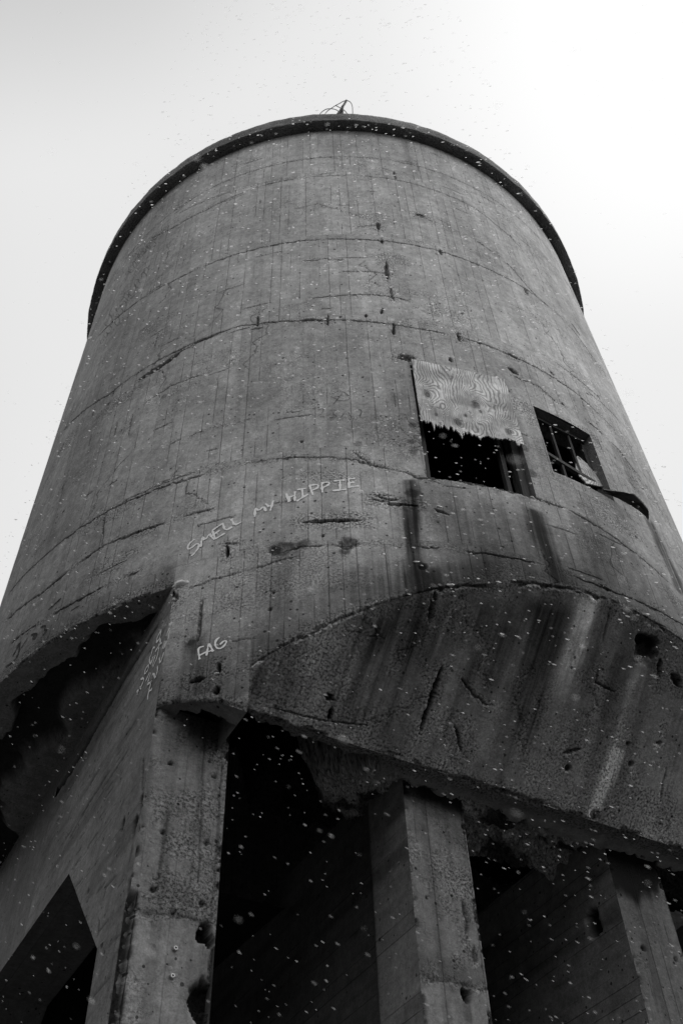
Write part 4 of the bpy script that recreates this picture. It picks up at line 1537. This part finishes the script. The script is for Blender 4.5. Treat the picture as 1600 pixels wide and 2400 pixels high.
writing("chalk_writing", [zoom(s_, 5.227, 300, 1330) for s_ in scr], on_side, side_un, 0.024, M_CHALK, pier1)
blk = [[(75, 430), (95, 405), (90, 450), (70, 490), (30, 515)], [(60, 470), (100, 400)], [(145, 370), (175, 360), (165, 385), (150, 390), (165, 365)],
       [(190, 335), (215, 325), (205, 350), (222, 345), (200, 372)], [(225, 255), (285, 200)], [(100, 430), (130, 385)]]
for w0, w1 in ((0, 2), (2, 3), (3, 4), (4, 5), (5, 6)):
    writing("marker_scrawl", [zoom(s_, 1.96, 0, 1300) for s_ in blk[w0:w1]], on_wall, wall_un, 0.022, M_SOOT, tank)
# looping black tags high on the left side
rs = random.Random(4)
for (x0_, y0_, x1_, y1_, nn) in ((300, 640, 372, 545, 9), (262, 745, 352, 625, 12), (240, 800, 300, 700, 7), (318, 600, 380, 560, 6), (250, 760, 300, 745, 4)):
    tags = []
    for k in range(nn):
        f_ = k / nn
        cx, cy = x0_ + (x1_ - x0_) * f_, y0_ + (y1_ - y0_) * f_
        r_ = rs.uniform(3, 8)
        a_ = rs.uniform(0, 6)
        tags.append([(cx + r_ * math.cos(a_ + t * 1.1) + rs.uniform(-2, 2), cy + 1.3 * r_ * math.sin(a_ + t * 1.1) + rs.uniform(-2, 2)) for t in range(rs.randint(3, 6))])
    writing("marker_scrawl", tags, on_wall, wall_un, 0.011, M_FADED, tank)
# faint figures in the middle of the wall
fnt = [[(742, 962), (760, 958), (755, 970), (742, 978), (762, 977)], [(770, 962), (790, 962), (778, 970), (792, 978), (772, 980)],
       [(800, 978), (812, 960), (822, 978)], [(832, 960), (850, 962), (840, 980), (858, 978)], [(775, 925), (800, 915), (825, 935), (800, 942), (775, 930)], [(780, 950), (800, 925)]]
for w0, w1 in ((0, 1), (1, 2), (2, 3), (3, 4), (4, 6)):
    writing("marker_scrawl", fnt[w0:w1], on_wall, wall_un, 0.010, M_FADED, tank)

# ------------------------------------------------------------------ small things
# two bolts low on the first pier
for (px, py) in ((410, 2224), (403, 2289)):
    p = on_plane(px, py, (0, Y_COL, 0), (0, 1, 0))
    vs, fs = [], []
    for r_, yy in ((0.020, 0.004), (0.020, -0.014), (0.015, -0.022), (0.009, -0.022), (0.009, -0.008)):
        for k in range(8):
            vs.append((p[0] + r_ * math.cos(k * .785), p[1] + yy, p[2] + r_ * math.sin(k * .785)))
    for l_ in range(4):
        for k in range(8):
            fs.append((l_ * 8 + k, l_ * 8 + (k + 1) % 8, l_ * 8 + 8 + (k + 1) % 8, l_ * 8 + 8 + k))
    fs.append(tuple(range(32, 40)))
    mesh_obj("bolt", vs, fs, M_BOLT, pier1)


def tube(pts, r, nseg=7):
    vs, fs = [], []
    n = len(pts)
    for i, p in enumerate(pts):
        p = np.array(p, float)
        a = np.array(pts[max(i - 1, 0)], float)
        b = np.array(pts[min(i + 1, n - 1)], float)
        d = b - a
        d /= np.linalg.norm(d)
        up = np.array((0.3, 0.2, 1.0))
        s_ = np.cross(d, up)
        s_ /= np.linalg.norm(s_)
        u_ = np.cross(s_, d)
        for k in range(nseg):
            c, s2 = math.cos(2 * math.pi * k / nseg), math.sin(2 * math.pi * k / nseg)
            vs.append(p + r * (c * s_ + s2 * u_))
        if i:
            for k in range(nseg):
                o_ = nseg * i
                fs.append((o_ - nseg + k, o_ - nseg + (k + 1) % nseg, o_ + (k + 1) % nseg, o_ + k))
    return vs, fs


# bent mast and loose wires standing on the rim
thm = -119.5 * D2R
nm = (math.cos(thm), math.sin(thm), 0)
pm = cyl_pt(thm, R * 1.000, 0)


def on_mast(x, y, back=0.0):
    q = on_plane(720 + x / 9.8, 220 + y / 9.8, pm - np.array(nm) * back, nm)
    return q


mast = empty("wire_mast", tuple(cyl_pt(thm, R, Z_TOP)))
tag(mast, "bent steel mast with loose looping wires standing on the rim", "mast")


def add_local(name, vs, fs, mt):
    base = np.array(mast.location)
    return mesh_obj(name, [np.array(v) - base for v in vs], fs, mt, mast, True)


foot = cyl_pt(thm, R, Z_TOP)
apex = on_mast(812, 290)
tip = on_mast(895, 155)
for nm_, a, b, r_ in (("post", apex, tip, 0.024), ("leg", on_mast(690, 470), apex, 0.022), ("leg", on_mast(745, 470, 0.05), apex, 0.03), ("leg", on_mast(808, 470), apex, 0.02)):
    vs, fs = tube([a, (np.array(a) + np.array(b)) / 2 + 0.004, b], r_)
    add_local(nm_, vs, fs, M_STEEL)
for w_ in ([(1040, 480), (1040, 330), (1020, 230), (970, 170), (900, 150), (830, 165), (740, 220), (640, 270), (530, 345), (450, 400), (400, 480)],
           [(930, 480), (860, 380), (760, 320), (650, 268)],
           [(740, 430), (690, 375), (600, 345), (500, 338), (430, 350), (370, 385), (300, 445), (285, 490)]):
    pts = [(x, y) for x, y in w_]
    for _ in range(2):
        q = [pts[0]]
        for a, b in zip(pts[:-1], pts[1:]):
            q += [(a[0] * .75 + b[0] * .25, a[1] * .75 + b[1] * .25), (a[0] * .25 + b[0] * .75, a[1] * .25 + b[1] * .75)]
        pts = q + [pts[-1]]
    vs, fs = tube([on_mast(x, y, 0.02) for x, y in pts], 0.0085, 5)
    add_local("wire", vs, fs, M_STEEL)

# small lumps of snow caught in the broken concrete
SNOW = [(425, 1369, .055, 1.7), (1028, 1188, .03, 2.6), (610, 1246, .03, 1.0), (975, 1318, .03, 1.6), (1055, 1372, .035, 2.2), (842, 1228, .02, 2.0), (509, 1579, .022, 1.8),
        (345, 882, .022, 2.5), (600, 767, .02, 1.6), (922, 787, .018, 1.2), (908, 657, .018, 1.4), (1480, 1163, .03, 2.0), (1462, 1160, .022, 1.5), (1246, 1166, .025, 1.6)]
for i, (px, py, r_, asp) in enumerate(SNOW):
    u, z = on_wall(px, py)
    th = u / R
    vs, fs = [], []
    r_, asp = (r_, asp) if i == 0 else (r_ * 0.62, min(asp, 1.7))
    nn, mm = 10, 6
    for a in range(mm + 1):
        ph_ = math.pi * a / mm - math.pi / 2
        for k in range(nn):
            t = 2 * math.pi * k / nn
            q = r_ * (1 + 0.25 * math.sin(3 * t + i) * math.cos(ph_) + random.uniform(-.12, .12))
            vs.append((q * math.cos(ph_) * math.cos(t) * asp, q * math.cos(ph_) * math.sin(t) * 0.7, q * math.sin(ph_) * 0.55))
    for a in range(mm):
        for k in range(nn):
            fs.append((a * nn + k, a * nn + (k + 1) % nn, (a + 1) * nn + (k + 1) % nn, (a + 1) * nn + k))
    o = mesh_obj("snow_clump", vs, fs, M_SNOW, None, True)
    o.location = cyl_pt(th, R + (0.004 if i != 11 and i != 12 else 0.16), z)
    o.rotation_euler = (0, 0, th + math.pi / 2)
    tag(o, "small white lump of snow caught on a ledge of the concrete wall", "snow", "snow lumps caught on the wall")

# ------------------------------------------------------------------ falling snow
wind = Vector(M @ np.array([1.0, -0.22, 0.93])).normalized()


def flake_mesh(seed):
    r_ = random.Random(seed)
    vs, fs = [], []
    nn, mm = 6, 4
    for a in range(mm + 1):
        ph_ = math.pi * a / mm - math.pi / 2
        for k in range(nn):
            t = 2 * math.pi * k / nn
            q = 1 + r_.uniform(-.25, .25)
            vs.append((q * 1.35 * math.cos(ph_) * math.cos(t), q * 1.35 * math.cos(ph_) * math.sin(t), q * math.sin(ph_) * 5.2))
    for a in range(mm):
        for k in range(nn):
            fs.append((a * nn + k, a * nn + (k + 1) % nn, (a + 1) * nn + (k + 1) % nn, (a + 1) * nn + k))
    return vs, fs


FM = [flake_mesh(s_) for s_ in range(5)]


def free_dist(d):
    """how far a ray flies before it meets the tower"""
    t = 60.0
    a = d[0] ** 2 + d[1] ** 2
    b = 2 * (d[0] * CAM[0] + d[1] * CAM[1])
    c = CAM[0] ** 2 + CAM[1] ** 2 - (R * 1.04) ** 2
    q = b * b - 4 * a * c
    if q > 0:
        tt = (-b - math.sqrt(q)) / (2 * a)
        if CAM[2] + d[2] * tt > 6.8:
            t = min(t, tt)
    tt = (Y_EDGE - CAM[1]) / d[1]
    p = CAM + d * tt
    if -0.8 * R < p[0] < 0.8 * R and p[2] < 9:
        t = min(t, tt)
    tt = (X_COL - 0.1 - CAM[0]) / d[0]
    p = CAM + d * tt
    if tt > 0 and Y_COL < p[1] < -Y_COL and p[2] < 9:
        t = min(t, tt)
    return t


fl = []
rs = np.random.default_rng(3)
while len(fl) < 4600:
    px, py = rs.uniform(-40, 1640), rs.uniform(-40, 2440)
    d = ray(px, py)
    near = len(fl) % 38 == 0
    t = rs.uniform(1.0, 3.0) if near else 3.2 + 10.0 * rs.random() ** 0.8
    fd = free_dist(d)
    if t > fd * 0.95 or (fd > 50 and rs.random() < 0.88) or (py > 1500 and rs.random() < 0.5):
        continue
    size = 0.0008 + 0.0013 * rs.random() ** 2.2
    size *= 0.9 if near else 0.72 + 0.115 * t
    fl.append((size / t, CAM + d * t, size, fd > 50))
fl.sort(key=lambda q: -q[0])
meshes = []
for k, (v_, f_) in enumerate(FM):
    me = bpy.data.meshes.new("snowflake")
    me.from_pydata(v_, [], f_)
    me.materials.append(FLAKES[k])
    for p in me.polygons:
        p.use_smooth = True
    meshes.append(me)
qrot = wind.to_track_quat('Z', 'Y')
for i, (_, p, size, open_sky) in enumerate(fl[:300]):
    o = bpy.data.objects.new("snowflake", meshes[0 if open_sky else i % 3])
    o.location = p
    o.rotation_euler = qrot.to_euler()
    o.scale = (size, size, size * rs.uniform(0.7, 1.3))
    COL.objects.link(o)
    tag(o, "white snowflake drifting in the air in front of the tower", "snowflake", "snowflakes in the air")
vs, fs = [], []
qm = np.array(qrot.to_matrix())
for i, (_, p, size, open_sky) in enumerate(fl[300:]):
    v_, f_ = FM[i % 5]
    k = len(vs)
    a = (np.array(v_) * np.array([size, size, size * rs.uniform(0.7, 1.3)])) @ qm.T + p
    vs += [tuple(x) for x in a]
    fs += [tuple(k + j for j in q) for q in f_]
o = mesh_obj("falling_snow", vs, fs, FLAKES[0], None, True)
for mt in FLAKES[1:]:
    o.data.materials.append(mt)
nf = len(FM[0][1])
o.data.polygons.foreach_set("material_index", np.repeat([0 if sk else min(4, max(0, int((np.linalg.norm(p - CAM) - 4.2) * 0.9) + k % 2)) for k, (_, p, _s, sk) in enumerate(fl[300:])], nf).astype(np.int32))
tag(o, "fine small snowflakes scattered through the air before the tower", "snow", kind="stuff")
